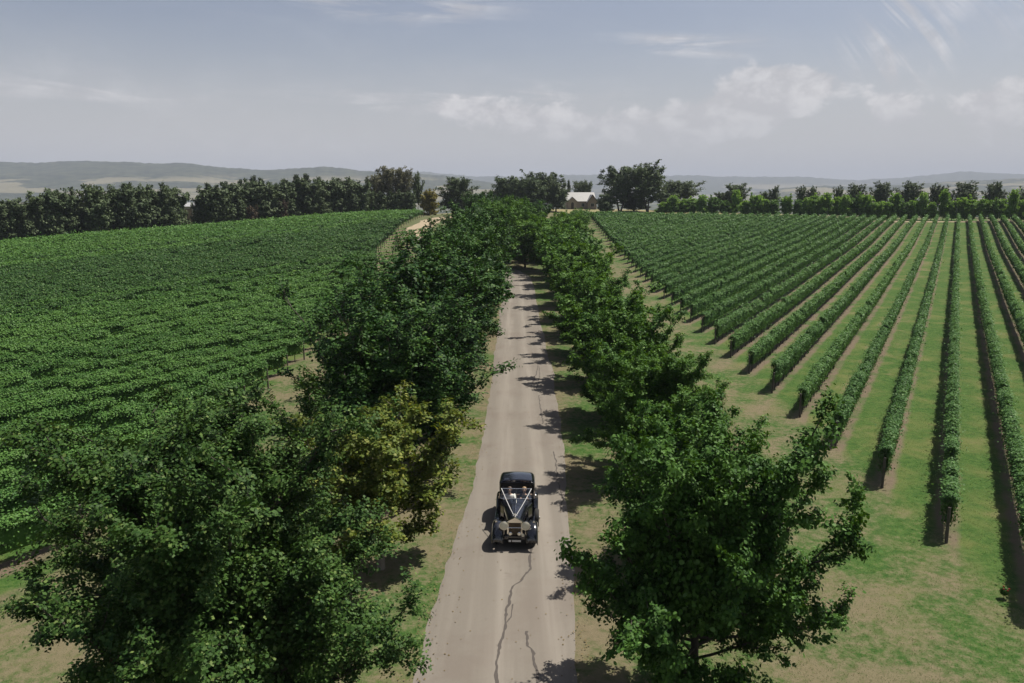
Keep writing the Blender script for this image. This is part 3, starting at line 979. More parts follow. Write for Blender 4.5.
def vine_row(a, d, length, seed, mat, label, group, half_w=.225, z0=.50, z1=1.80, cover=1.25, n_trunks=0, n_posts=1, vis=None, sprawl=0.0):
    rg = np.random.default_rng(seed)
    a = np.array(a, float)
    d = np.array(d, float)
    nrm = np.array((-d[1], d[0]))
    root = empty('vine_row', (a[0], a[1], hz1(*a)))
    tag(root, label, 'vine row', group)
    # slow swelling of the canopy from vine to vine
    ph = rg.uniform(0, 6.28, 10)
    fr_ = rg.uniform(.5, 5.0, 10)

    def bumps(s, o):
        return sum(np.sin(s * fr_[i] * (1 + .13 * o) + ph[i] + o * 1.9) for i in range(10)) / 5.0

    vig = np.clip(rg.normal(1, .07, int(length / 1.5) + 3), .8, 1.15)
    vig[rg.uniform(size=len(vig)) < .03] = .62
    seg = 6.0
    pts, nrs, szs = [], [], []
    for s0 in np.arange(0, length, seg):
        s1 = min(length, s0 + seg)
        mid = a + d * (s0 + s1) / 2
        if vis is not None and not vis(mid):
            continue
        dist = float(np.hypot(*mid)) + 6
        size = max(.098, .00155 * dist)
        n = int((s1 - s0) * cover * 3.2 / (.46 * size * size))
        s_ = rg.uniform(s0, s1, n)
        th = rg.uniform(-2.35, 2.35, n)                      # 0 = top, to both lower flanks
        if sprawl:
            th = np.where(rg.uniform(size=n) < .35, th * .45, th)
        hw_ = half_w * (1 + (.42 - .24 * sprawl) * bumps(s_, 0))
        top = z0 + (z1 + (.17 - .13 * sprawl) * bumps(s_, 1) - z0) * vig[(s_ / 1.5).astype(int)]
        zc = (z0 + top) / 2
        hh = (top - z0) / 2
        ex = .75
        u_ = np.sign(np.sin(th)) * np.abs(np.sin(th)) ** ex * hw_
        v_ = zc + np.sign(np.cos(th)) * np.abs(np.cos(th)) ** ex * hh
        r_in = 1 - np.abs(rg.normal(0, .16, n))
        f_ = (v_ - z0) / (top - z0)
        u_ = u_ * r_in * (1 + sprawl * (1.0 * sst(f_, .68, .86) - .62))
        shoot = (rg.uniform(size=n) < .10) & (np.abs(th) < 1.3)
        v_ = v_ + np.where(shoot, rg.exponential(.16, n), 0) + rg.normal(0, .04, n)
        u_ = u_ + rg.normal(0, .06, n) + np.where(rg.uniform(size=n) < .09 - .06 * sprawl, rg.normal(0, .20, n), 0)
        px_ = a[0] + d[0] * s_ + nrm[0] * u_
        py_ = a[1] + d[1] * s_ + nrm[1] * u_
        pts.append(np.c_[px_, py_, hz(px_, py_) + v_])
        on = np.sin(th)
        nrs.append(np.c_[nrm[0] * on, nrm[1] * on, .22 + 1.0 * np.cos(th)] + rg.normal(0, .36, (n, 3)))
        szs.append(np.full(n, size))
    if not pts:
        bpy.data.objects.remove(root)
        return None
    P_ = np.concatenate(pts)
    sz = np.concatenate(szs)
    org = np.array(root.location)
    lb = leaf_block(P_ - org, np.concatenate(nrs), sz, rg, QUAD)
    # woody inner canopy that the leaves grow from
    ss = np.arange(0.3, length - .1, 1.1)
    if vis is not None:
        ss = np.array([q for q in ss if vis(a + d * q)])
    cs = np.array([(-.6, .1), (-.62, .7), (0, .93), (.62, .7), (.6, .1), (0, .02)])
    k = len(cs)
    hw_ = half_w * (1 + .25 * bumps(ss, 0))
    top = z0 + (z1 - .22 + .12 * bumps(ss, 1) - z0) * vig[(ss / 1.5).astype(int)]
    V = []
    hw_ = hw_ * (1 - .70 * sprawl)
    for cu, cv in cs:
        px_ = a[0] + d[0] * ss + nrm[0] * cu * hw_
        py_ = a[1] + d[1] * ss + nrm[1] * cu * hw_
        V.append(np.c_[px_, py_, hz(px_, py_) + z0 + .08 + cv * (top - z0 - .1)])
    V = np.stack(V, 1).reshape(-1, 3) - org
    i_ = (np.arange(len(ss) - 1) * k)[:, None]
    j_ = np.arange(k)[None]
    F = np.stack([i_ + j_, i_ + (j_ + 1) % k, i_ + k + (j_ + 1) % k, i_ + k + j_], -1).reshape(-1, 4)
    gap = np.repeat(np.diff(ss) < 2, k)
    me = mesh_np('canopy', [lb, (V, F[gap])])
    link('canopy', me, root, mat)
    rz = math.atan2(d[1], d[0])
    for i in range(n_posts):
        q = a + d * (i * 7.2 - (.15 if i == 0 else 0))
        o = link('post', post_me, root)
        o.location = (q[0] - a[0], q[1] - a[1], hz1(*q) - org[2])
        o.rotation_euler = (rg.normal(0, .02), rg.normal(0, .02), 0)
    for i in range(n_trunks):
        q = a + d * (.7 + 1.5 * i + rg.uniform(-.1, .1))
        o = link('vine_trunk', vt_me, root)
        o.location = (q[0] - a[0], q[1] - a[1], hz1(*q) - org[2])
        o.rotation_euler = (0, 0, rz + rg.uniform(-.2, .2))
    return root


def in_view(p, pad=4.0, z=2.0):
    """is a spot on the ground inside the surveyed sector?"""
    x, y = p
    return y > 4 and abs(x) < .70 * y + pad + 4


# right vineyard: rows start on a line beside the drive and run away to the far service path
def right_far(a):
    # distance along RD to the far boundary: a bent line (30,262) -> (75,236) -> (180,204)
    best = 400
    for (p, q) in (((-40, 262), (62, 243)), ((62, 243), (92, 227)), ((92, 227), (260, 180))):
        p, q = np.array(p, float), np.array(q, float)
        e = q - p
        Mx = np.array([[RD[0], -e[0]], [RD[1], -e[1]]])
        s_, t_ = np.linalg.solve(Mx, p - np.array(a))
        if -.001 <= t_ <= 1.001 and s_ > 0:
            best = min(best, s_)
    return best


GRV = 'vine rows of the right vineyard'
ends = []
for k in range(-8, 46):
    # row k: its line crosses the headland line x = 16.3 + 0.032*(y-23)
    c0 = R_BASE - k * R_PITCH
    # RN.x*x + RN.y*y = c0
    y_ = (c0 - RN[0] * (16.3 - .032 * 23)) / (RN[1] + RN[0] * .032)
    x_ = 16.3 + .032 * (y_ - 23)
    ends.append((k, x_, y_))
cnt = 0
for k, x_, y_ in ends:
    a = np.array((x_, y_))
    if y_ > 236:
        continue
    s0 = 0
    while s0 < 220 and not in_view(a + np.array(RD) * s0, -2):
        s0 += 1.0
    if s0 > 150:
        continue
    a = a + np.array(RD) * s0
    ln = right_far(a)
    if ln < 12 or ln > 390:
        continue
    cnt += 1
    if k == 0:
        lb = 'vine row of the right vineyard ending beside the dark patch, second whole end post from the lower right'
    dist = math.hypot(*a)
    if k >= -1:
        lb = f'trellised vine row of the right vineyard, {nth(k + 2)} end post from the camera'
    else:
        lb = f'right vineyard row running out of the frame, {nth(-1 - k)} beyond the rose bush row'
    vine_row(a, RD, ln, 100 + k, M['leaf_vine'], lb, GRV, n_trunks=10 if dist < 90 else (4 if dist < 160 else 0), n_posts=3 if dist < 70 else (2 if dist < 130 else 1), vis=in_view, sprawl=.30, cover=1.35)

GLV = 'vine rows of the left vineyard'


def left_vis(p):
    x, y = p
    return in_view(p, 6) and x > -128


i = 0
for k in range(0, 64):
    xe = -16.4
    y_ = 27.6 + 4.6 * k
    c0 = LN[0] * xe + LN[1] * y_
    if y_ > 96:
        xe = -np.interp(y_, [96, 118, 138, 160, 205, 260], [16.4, 19.8, 22.4, 24.0, 24.5, 24.5])
        y_ = (c0 - LN[0] * xe) / LN[1]
    a = np.array((xe, y_))
    if y_ > 219:
        # starts on the crest line further left
        while not (a[1] < 218 + (a[0] + 24) * .62) and a[0] > -130:
            a = a + np.array(LDIR) * 1.0
    if y_ < 14 or a[0] < -118:
        continue
    ln = 10.0
    while ln < 220 and (a + np.array(LDIR) * ln)[0] > -128 and in_view(a + np.array(LDIR) * ln, 8):
        ln += 2
    i += 1
    if k <= 0:
        lb = 'nearest leafy row of the left vineyard, ending at the lower left grass'
    else:
        lb = f'leafy row of the left vineyard, {nth(k)} one beyond the lower left end post'
    dist = math.hypot(*a)
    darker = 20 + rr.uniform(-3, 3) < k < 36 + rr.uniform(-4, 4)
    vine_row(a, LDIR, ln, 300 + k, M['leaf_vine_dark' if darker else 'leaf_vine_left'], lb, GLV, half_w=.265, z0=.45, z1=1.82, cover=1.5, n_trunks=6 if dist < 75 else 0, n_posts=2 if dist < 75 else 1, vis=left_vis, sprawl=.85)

# ------------------------------------------------------------------ trees beyond the vineyards
def at_d(px, d, yaxis):
    v = (yaxis - 341.5) / 780
    return ((px - 512) / 780 * d, d * (math.cos(R(PH)) - v * math.sin(R(PH))))


def top_z(py, d):
    return 13 - d * (math.sin(R(PH)) + (py - 341.5) / 780 * math.cos(R(PH)))


proto('belt_a', 'leaf_far', seed=61, H=8.5, Rad=3.2, stem=.3, n_limb=40, n_sec=7, n_ter=3, n_leaf=11000, leaf=.34, pitch=(0, 72), prof='round', up=.15, trunk_r=.2, spread=.26, shape=QUAD, upn=.85, side=.35)
proto('belt_b', 'leaf_far', seed=62, H=8.5, Rad=3.0, stem=.3, n_limb=40, n_sec=7, n_ter=3, n_leaf=11000, leaf=.34, pitch=(2, 76), prof='round', up=.25, trunk_r=.2, spread=.24, shape=QUAD, upn=.85, side=.35)
proto('pine', 'leaf_pine', seed=63, H=10, Rad=2.6, stem=.6, n_limb=54, n_sec=6, n_ter=2, n_leaf=10000, leaf=.32, pitch=(-4, 40), prof='cone', up=.5, trunk_r=.2, spread=.2, shape=QUAD, upn=.85, side=.35)
proto('round_dark', 'leaf_far_green', seed=64, H=10, Rad=4.6, stem=1.2, n_limb=46, n_sec=8, n_ter=3, n_leaf=14000, leaf=.36, pitch=(2, 74), prof='round', up=.3, trunk_r=.3, spread=.28, shape=QUAD, upn=.85, side=.35)
proto('elm', 'leaf_far_green', seed=65, H=15, Rad=5.6, stem=3.0, n_limb=34, n_sec=8, n_ter=4, n_leaf=17600, leaf=.36, pitch=(16, 70), prof='oval', up=.5, trunk_r=.42, spread=.32, shape=QUAD, multi=2, upn=.85, side=.35)
proto('elm_b', 'leaf_far_green', seed=66, H=15, Rad=6.2, stem=3.2, n_limb=40, n_sec=8, n_ter=4, n_leaf=20000, leaf=.36, pitch=(14, 74), prof='oval', up=.4, trunk_r=.45, spread=.32, shape=QUAD, multi=3, upn=.85, side=.35)
proto('gum', 'leaf_gum', 'bark_pale', seed=67, H=12.5, Rad=4.6, stem=4.0, n_limb=30, n_sec=7, n_ter=3, n_leaf=6500, leaf=.34, pitch=(22, 72), prof='flat', up=.4, trunk_r=.3, spread=.26, shape=QUAD, multi=3, upn=.85, side=.35)
proto('flat_gum', 'leaf_gum', seed=68, H=8, Rad=5.2, stem=3.2, n_limb=26, n_sec=7, n_ter=3, n_leaf=7000, leaf=.36, pitch=(8, 48), prof='flat', up=.2, trunk_r=.3, spread=.26, shape=QUAD, upn=.85, side=.35)
proto('young_a', 'leaf_hedge', seed=69, H=4.6, Rad=1.9, stem=.4, n_limb=30, n_sec=6, n_ter=3, n_leaf=5200, leaf=.30, pitch=(14, 80), prof='oval', up=.7, trunk_r=.08, spread=.2, shape=QUAD, upn=.85, side=.35)
proto('young_b', 'leaf_hedge', seed=70, H=4.6, Rad=1.8, stem=.4, n_limb=28, n_sec=6, n_ter=3, n_leaf=4800, leaf=.30, pitch=(14, 80), prof='cone', up=.8, trunk_r=.08, spread=.2, shape=QUAD, upn=.85, side=.35)
proto('sparse', 'leaf_far', seed=71, H=10, Rad=3.4, stem=3.0, n_limb=30, n_sec=7, n_ter=3, n_leaf=5200, leaf=.36, pitch=(16, 78), prof='round', up=.5, trunk_r=.2, spread=.24, shape=QUAD, upn=.85, side=.35)
proto('sparse_b', 'leaf_far', seed=72, H=10, Rad=3.2, stem=3.0, n_limb=26, n_sec=7, n_ter=3, n_leaf=4200, leaf=.36, pitch=(22, 80), prof='oval', up=.6, trunk_r=.2, spread=.24, shape=QUAD, multi=2, upn=.85, side=.35)
proto('pencil', 'leaf_pine', seed=73, H=9, Rad=1.3, stem=.3, n_limb=60, n_sec=5, n_ter=2, n_leaf=6000, leaf=.3, pitch=(30, 84), prof='cone', up=.4, trunk_r=.15, spread=.16, shape=QUAD, upn=.85, side=.35)


def survey_tree(key, name, px, top, d, wpx, label, group=None, mat=None, rz=None):
    x, y = at_d(px, d, 205)
    H = top_z(top, d) - hz1(x, y) + .2
    return plant(key, name, x, y, H, wpx / 780 * d / 2, rr.uniform(0, 6.28) if rz is None else rz, label, 'tree', group, mat=mat, sink=.15)


# belt of trees behind the left vineyard
crest = np.array([(-60, 142), (0, 150), (100, 166), (200, 187), (300, 212), (345, 219), (410, 228)], float)
belt = [(-6, 201, 24, 'belt_a'), (8, 200, 22, 'belt_b'), (22, 202, 22, 'belt_a'), (37, 194, 24, 'belt_a'), (50, 191, 26, 'belt_b'), (63, 190, 26, 'belt_a'), (77, 196, 24, 'belt_b'), (97, 187, 24, 'belt_b'),
        (110, 188, 24, 'belt_a'), (123, 186, 26, 'belt_a'), (139, 187, 24, 'belt_b'), (152, 185, 24, 'belt_a'), (163, 187, 24, 'belt_a'), (174, 188, 22, 'belt_b'),
        (200, 196, 14, 'belt_a'), (213, 187, 26, 'belt_a'), (222, 189, 22, 'belt_b'), (234, 184, 22, 'belt_b'), (246, 185, 22, 'belt_a'), (257, 181, 20, 'belt_b'), (268, 184, 24, 'belt_a'), (281, 184, 22, 'belt_b'),
        (292, 182, 24, 'belt_a'), (304, 180, 22, 'belt_b'), (315, 180, 22, 'belt_a'), (327, 181, 22, 'belt_b'), (338, 179, 24, 'belt_a'), (349, 180, 22, 'belt_b'), (359, 181, 20, 'belt_a')]
GB = 'tree belt behind the left vineyard'
for i, (px, ty, wd, key) in enumerate(belt):
    d = np.interp(px, crest[:, 0], crest[:, 1]) + 5 + rr.uniform(0, 5)
    if i == 14:
        lb = 'small olive bush-like tree just right of the pale shed, under the skyline hills'
    elif i < 14:
        lb = f'dense olive tree at the left vineyard crest, {nth(14 - i)} left of the pale shed'
    else:
        lb = f'dense dark tree at the left vineyard crest, {nth(i - 14)} beyond the bush by the shed'
    survey_tree(key, 'belt_tree', px, ty, d, wd * 1.35, lb, GB, 'leaf_far_green' if i % 3 == 1 else None)
GP = 'pines standing up behind the tree belt'
for i, (px, ty, wd) in enumerate([(226, 183, 15), (241, 181, 14), (254, 177, 15), (263, 179, 13), (287, 180, 15), (297, 176, 16), (308, 175, 16), (320, 178, 14), (210, 184, 14), (130, 184, 13), (90, 186, 14)]):
    pl = sorted([90, 130, 210, 226, 241, 254, 263, 287, 297, 308, 320])
    d = np.interp(px, crest[:, 0], crest[:, 1]) + 20
    survey_tree('pine', 'pine_tree', px, ty, d, wd * 1.2, f'dark pointed pine rising behind the left tree belt, {nth(pl.index(px) + 1)} counting from the left end', GP)
for i, (px, ty, wd, rust) in enumerate([(252, 206, 12, 1), (283, 200, 10, 1)]):
    d = np.interp(px, crest[:, 0], crest[:, 1]) + 2
    survey_tree('belt_a', 'shrub', px, ty, d, wd, 'brown-tinged shrub at the foot of the tree belt, ' + ('nearer the shed' if i == 0 else 'nearer the tall gums'), 'brown shrubs at the belt', 'leaf_rust')
# gums and the golden tree at the end of the belt
gl = ['brownish gum tree at the end of the belt, just left of the tallest gum', 'tallest brownish gum tree over the left vineyard crest', 'brownish gum tree just right of the tallest gum', 'thin olive gum tree standing beside the golden tree']
for i, (key, px, ty, d, wd, mt) in enumerate([('gum', 377, 175, 236, 24, None), ('gum', 388, 167, 238, 34, None), ('gum', 403, 169, 240, 26, None), ('sparse', 418, 173, 243, 13, 'leaf_far')]):
    survey_tree(key, 'gum_tree', px, ty, d, wd, gl[i], 'gums at the end of the belt', mt)
for i, (px, ty, wd) in enumerate([(371, 190, 18), (384, 192, 18), (397, 191, 20), (410, 191, 16)]):
    survey_tree('belt_a', 'understorey_tree', px, ty, 233 + i, wd, f'low dark tree under the brownish gums, {nth(i + 1)} from the belt side', 'low trees under the gums', 'leaf_far_green')
survey_tree('belt_a', 'golden_tree', 429, 190, 236, 20, 'small golden-yellow tree at the top of the sandy path')
survey_tree('round_dark', 'round_tree', 459, 178, 248, 40, 'round dark tree behind the left avenue, right of the golden tree', None, 'leaf_far')
for o in bpy.data.objects:
    if o.name.startswith('golden_tree'):
        for c_ in o.children:
            if c_.name.startswith('crown'):
                c_.material_slots[0].link = 'OBJECT'
                c_.material_slots[0].material = M['leaf_gold']
# trees at the homestead
hl = [('round_dark', 503, 177, 275, 24, None, 'dark round tree left end of the clump left of the white-roofed house'),
      ('round_dark', 519, 178, 272, 26, None, 'dark round tree second in the clump left of the white-roofed house'),
      ('round_dark', 534, 179, 268, 30, None, 'broad dark tree in the middle of the clump left of the house'),
      ('elm', 545, 172, 276, 32, 'leaf_far', 'tallest domed tree in the clump left of the white-roofed house'),
      ('round_dark', 556, 182, 270, 24, 'leaf_far', 'drooping dark tree touching the left corner of the white-roofed house'),
      ('pencil', 568.5, 181, 330, 6, None, 'narrow pencil conifer behind the white-roofed house'),
      ('flat_gum', 583, 181, 325, 22, 'leaf_far', 'round olive tree showing above the white roof'),
      ('elm', 620, 166, 272, 38, None, 'tall airy dark tree, left one of the pair right of the house'),
      ('elm_b', 648, 163, 270, 46, None, 'tallest broad dark tree, right one of the pair right of the house'),
      ('flat_gum', 678, 181, 285, 38, 'leaf_far', 'low flat-topped olive tree right of the tall pair'),
      ('round_dark', 606, 194, 268, 18, None, 'low dark tree between the house and the tall pair'),
      ('round_dark', 668, 193, 276, 24, None, 'low dark tree under the flat-topped olive tree'),
      ('round_dark', 634, 195, 278, 26, None, 'low dark tree between the trunks of the tall pair')]
for key, px, ty, d, wd, mt, lb in hl:
    survey_tree(key, 'homestead_tree', px, ty, d, wd * (1.18 if px < 562 or px > 600 else 1.0), lb, 'trees round the homestead', mt)
# young bright trees in a row behind the right vineyard
px = 664.0
i = 0
GY_ = 'row of young bright green trees behind the right vineyard'
while px < 1060:
    i += 1
    d = np.interp(px, [660, 760, 880, 1040], [262, 246, 228, 206]) + rr.uniform(1, 4)
    top = np.interp(px, [660, 672, 700, 760, 880, 930, 1000, 1040], [203, 199, 198, 196, 198, 198, 197, 199]) + rr.choice((-7, -4, -2, 0, 1, 3, 4)) + rr.uniform(-1, 1)
    lb = f'young bright green tree behind the right vineyard, {nth(i)} from the house side'
    survey_tree('young_a' if rr.random() < .4 else 'young_b', 'young_tree', px, top, d, rr.uniform(13, 17), lb, GY_, 'leaf_maple' if rr.random() < .22 else None)
    px += rr.uniform(7.5, 12)
# taller darker trees behind them
px_l = [(735, 184, 26, 'round_dark'), (722, 192, 20, 'round_dark'), (775, 186, 13, 'sparse_b'), (764, 192, 16, 'sparse'), (801, 186, 14, 'sparse_b'), (812, 187, 13, 'sparse'), (838, 186, 14, 'sparse_b'), (855, 184, 21, 'sparse'), (880, 182, 22, 'sparse'),
        (908, 182, 25, 'sparse'), (936, 184, 24, 'sparse_b'), (965, 182, 25, 'sparse'), (993, 183, 22, 'round_dark'), (950, 192, 12, 'sparse_b'), (1026, 186, 22, 'sparse')]
srt = sorted(p[0] for p in px_l)
for px, ty, wd, key in px_l:
    d = np.interp(px, [660, 760, 880, 1040], [290, 272, 252, 232])
    survey_tree(key, 'dark_tree', px, ty, d, wd * 1.05, f'grey-green tree rising behind the young bright trees, {nth(srt.index(px) + 1)} from the house side', 'grey-green trees behind the young bright trees')


# ------------------------------------------------------------------ solid building blocks
def box(bm, x0, x1, y0, y1, z0, z1, bev=0.0):
    vs = [bm.verts.new(p) for p in ((x0, y0, z0), (x1, y0, z0), (x1, y1, z0), (x0, y1, z0), (x0, y0, z1), (x1, y0, z1), (x1, y1, z1), (x0, y1, z1))]
    fs = [bm.faces.new([vs[i] for i in f]) for f in ((0, 3, 2, 1), (4, 5, 6, 7), (0, 1, 5, 4), (1, 2, 6, 5), (2, 3, 7, 6), (3, 0, 4, 7))]
    if bev:
        bmesh.ops.bevel(bm, geom=list({e for f in fs for e in f.edges}), offset=bev, segments=2, affect='EDGES', profile=.6)


def loft(bm, rings, closed=True, caps=True):
    vr = [[bm.verts.new(p) for p in r_] for r_ in rings]
    n = len(vr[0])
    for a_, b_ in zip(vr[:-1], vr[1:]):
        for i in range(n if closed else n - 1):
            bm.faces.new((a_[i], a_[(i + 1) % n], b_[(i + 1) % n], b_[i]))
    if caps and closed:
        bm.faces.new(list(reversed(vr[0])))
        bm.faces.new(vr[-1])


def lathe(bm, prof, c, axis_='y', n=24, sgn=1):
    """prof: (along axis, radius)"""
    rings = []
    for h, r_ in prof:
        ring = []
        for k in range(n):
            a_ = 2 * math.pi * k / n
            u, v = r_ * math.cos(a_), r_ * math.sin(a_)
            p = {'x': (sgn * h, u, v), 'y': (u, sgn * h, v), 'z': (u, v, sgn * h)}[axis_]
            ring.append((c[0] + p[0], c[1] + p[1], c[2] + p[2]))
        rings.append(ring)
    loft(bm, rings)


def tube(bm, pts, r_, n=8):
    V, F = tubes_block([(np.array(pts, float), np.full(len(pts), r_))], n)
    vs = [bm.verts.new(p) for p in V]
    for f in F:
        bm.faces.new([vs[i] for i in f])


def done(name, bm, parent, mat, smooth=True, angle=35):
    bmesh.ops.recalc_face_normals(bm, faces=bm.faces)
    me = bpy.data.meshes.new(name)
    bm.to_mesh(me)
    bm.free()
    if smooth:
        me.polygons.foreach_set('use_smooth', np.ones(len(me.polygons), dtype=bool))
        me.set_sharp_from_angle(angle=R(angle))
    return link(name, me, parent, M[mat] if isinstance(mat, str) else mat)


def bm_():
    return bmesh.new()


# ------------------------------------------------------------------ homestead and shed
def gable(bm, x0, x1, y0, y1, z0, ze, zr, along):
    """walls with gable ends; ridge along x or y"""
    if along == 'x':
        ym = (y0 + y1) / 2
        rings = [[(x, y0, z0), (x, y1, z0), (x, y1, ze), (x, ym, zr), (x, y0, ze)] for x in (x0, x1)]
    else:
        xm = (x0 + x1) / 2
        rings = [[(x0, y, z0), (x1, y, z0), (x1, y, ze), (xm, y, zr), (x0, y, ze)] for y in (y0, y1)]
    loft(bm, rings)


def roof_pair(bm, x0, x1, y0, y1, ze, zr, along, t_=.14, over=.45):
    if along == 'x':
        ym = (y0 + y1) / 2
        sl = (zr - ze) / (ym - y0)
        for s_ in (-1, 1):
            ye = ym + s_ * ((y1 - y0) / 2 + over)
            zlo = zr - sl * abs(ye - ym) + .04
            loft(bm, [[(x, ye, zlo), (x, ye, zlo + t_), (x, ym, zr + .04 + t_), (x, ym, zr + .04)] for x in (x0 - over, x1 + over)])
    else:
        xm = (x0 + x1) / 2
        sl = (zr - ze) / (xm - x0)
        for s_ in (-1, 1):
            xe = xm + s_ * ((x1 - x0) / 2 + over)
            zlo = zr - sl * abs(xe - xm) + .04
            loft(bm, [[(xe, y, zlo), (xe, y, zlo + t_), (xm, y, zr + .04 + t_), (xm, y, zr + .04)] for y in (y0 - over, y1 + over * 0)])


hx, hy = at_d(580.5, 288, 211)
house = empty('house', (hx, hy, hz1(hx, hy) - .1), R(4))
tag(house, 'small stone house with a pale metal gabled roof among dark trees', 'house')
b = bm_(); gable(b, -5.2, 5.2, 0, 7.5, 0, 3.1, 6.0, 'x'); done('wall', b, house, 'house_stone', False)
b = bm_(); roof_pair(b, -5.2, 5.2, 0, 7.5, 3.1, 6.0, 'x'); done('roof', b, house, 'house_roof', False)
pw = bm_(); gable(pw, -4.9, -1.6, -1.5, 0.5, 0, 2.9, 4.4, 'y'); done('porch_wall', pw, house, 'house_stone', False)
b = bm_(); roof_pair(b, -4.9, -1.6, -1.5, 3.2, 2.9, 4.4, 'y', over=.25); done('porch_roof', b, house, 'house_roof', False)
b = bm_(); gable(b, 2.4, 5.5, -2.6, 0.6, 0, 3.0, 5.2, 'y'); done('wing_wall', b, house, 'house_stone', False)
b = bm_(); roof_pair(b, 2.4, 5.5, -2.6, 3.4, 3.0, 5.2, 'y', over=.5); done('wing_roof', b, house, 'house_roof', False)
for s_ in (-1, 1):
    b = bm_()
    xe = 3.95 + s_ * 2.08
    loft(b, [[(xe, y, 2.32), (xe, y, 2.58), (3.95, y, 5.42), (3.95, y, 5.16)] for y in (-3.16, -3.08)])
    done('barge_board', b, house, 'barge_dark', False)
b = bm_()
arch = [(-.5, 0), (.5, 0), (.5, 1.7)] + [(.5 * math.cos(a_), 1.7 + .55 * math.sin(a_)) for a_ in np.linspace(.3, math.pi - .3, 7)] + [(-.5, 1.7)]
loft(b, [[(-3.25 + u, y, .12 + v * 1.1) for u, v in arch] for y in (-1.56, -1.49)])
dr = done('door', b, house, 'door_dark', False)
b = bm_(); lathe(b, [(0, .0), (0, .05), (.06, .05), (.06, 0)], (-2.9, -1.63, 1.15), 'y', 10); done('handle', b, dr, 'chrome')
for (x0, y0) in ((.3, -.03), (3.4, -2.63)):
    b = bm_(); box(b, x0 - .06, x0 + 1.16, y0 - .06, y0, .95, 2.3)
    wf = done('window', b, house, 'window_frame', False)
    b = bm_(); box(b, x0 + .02, x0 + .53, y0 - .075, y0 - .06, 1.03, 2.22); box(b, x0 + .57, x0 + 1.08, y0 - .075, y0 - .06, 1.03, 2.22)
    done('pane', b, wf, 'window_glass', False)

sx_, sy_ = at_d(188, 206, 207)
gz = hz1(sx_, sy_)
tz = top_z(202.5, 206)
shed = empty('shed', (sx_, sy_, gz), R(14))
tag(shed, 'pale roofed farm shed in the gap of the left tree belt', 'shed')
hh = tz - gz
b = bm_(); gable(b, -2.6, 2.6, 0, 6, -.2, hh - 1.1, hh - .2, 'x'); done('wall', b, shed, 'shed_wall', False)
b = bm_(); roof_pair(b, -2.6, 2.6, 0, 6, hh - 1.1, hh - .2, 'x', .12, .3); done('roof', b, shed, 'shed_roof', False)
b = bm_(); box(b, -.9, .9, -.06, -.01, 0, max(1.2, hh - 1.6)); done('door', b, shed, 'track_dirt', False)

# ------------------------------------------------------------------ rose bush at the vine row end
rb = empty('rose_bush', (*at_z(1005.5, 583, .55), 0.0), 0.0, .55)
tag(rb, 'small red flowering rose bush at the foot of the lower right vine row', 'rose bush')
rg = np.random.default_rng(77)
nl = 900
d_ = rg.normal(size=(nl, 3)); d_ /= np.linalg.norm(d_, axis=1)[:, None]
C_ = d_ * rg.uniform(.5, 1, (nl, 1)) * np.array((.26, .26, .30)) + np.array((0, 0, .48))
link('foliage', mesh_np('foliage', [leaf_block(C_, d_ + np.array((0, 0, .4)), .06, rg, HEX)]), rb, M['leaf_maple'])
for i in range(5):
    d1 = unit(np.array((rg.normal(), rg.normal() - .6, abs(rg.normal()) + .5)))
    c1 = d1 * np.array((.28, .28, .32)) + np.array((0, 0, .50))
    n1 = 26
    dd = rg.normal(size=(n1, 3)); dd /= np.linalg.norm(dd, axis=1)[:, None]
    link('flower', mesh_np('flower', [leaf_block(c1 + dd * .032, dd + d1, .05, rg, HEX)]), rb, M['petal'])
link('stem', mesh_np('stem', [tubes_block([(np.array([(0, 0, -.05), (.02 * j, .015 * j, .3), (.07 * math.cos(j * 2), .07 * math.sin(j * 2), .6)]), np.array([.014, .011, .006])) for j in range(4)], 5)], True), rb, M['bark'])

# ------------------------------------------------------------------ the car
car_y = 28.75
car = empty('vintage_car', (.17, car_y, road_z(.17, car_y) + .002), R(-2.0))
tag(car, 'black vintage wedding car with white ribbons driving toward the camera on the drive', 'car')


def wheel(name, x, y, z, side):
    o = None
    b = bm_()
    lathe(b, [(-.075, .235), (-.085, .30), (-.06, .345), (0, .36), (.06, .345), (.085, .30), (.075, .235)], (x, y, z), 'x', 28, side)
    o = done(name, b, car, 'tyre')
    b = bm_()
    lathe(b, [(-.06, 0), (-.06, .24), (.06, .245), (.075, .236), (.05, .21), (.035, .10), (.06, .085), (.10, .07), (.105, 0)], (x, y, z), 'x', 28, side)
    done('rim', b, o, 'car_black')
    b = bm_()
    lathe(b, [(.095, 0), (.095, .075), (.12, .065), (.135, .03), (.137, 0)], (x, y, z), 'x', 20, side)
    done('hub_cap', b, o, 'chrome')


for x in (-.70, .70):
    wheel('wheel', x, -1.48, .36, 1 if x > 0 else -1)
    wheel('wheel', x, 1.40, .36, 1 if x > 0 else -1)
wheel('spare_wheel', .80, -.62, .66, 1)
b = bm_(); box(b, -.40, .40, -1.92, 2.05, .34, .50, .03); done('chassis', b, car, 'dark_inside')
b = bm_(); tube(b, [(-.66, -1.48, .36), (.66, -1.48, .36)], .035); done('axle', b, car, 'dark_inside')
b = bm_(); tube(b, [(-.66, 1.40, .36), (.66, 1.40, .36)], .045); done('axle', b, car, 'dark_inside')


def hood_sec(y, hw_, zt, zs, zb=.50, n=9):
    """rounded bonnet section"""
    top = [(hw_ * math.cos(a_), zs + (zt - zs) * math.sin(a_)) for a_ in np.linspace(0, math.pi, n)]
    return [(hw_ * 1.0, y, zb)] + [(u, y, v) for u, v in top] + [(-hw_ * 1.0, y, zb)]


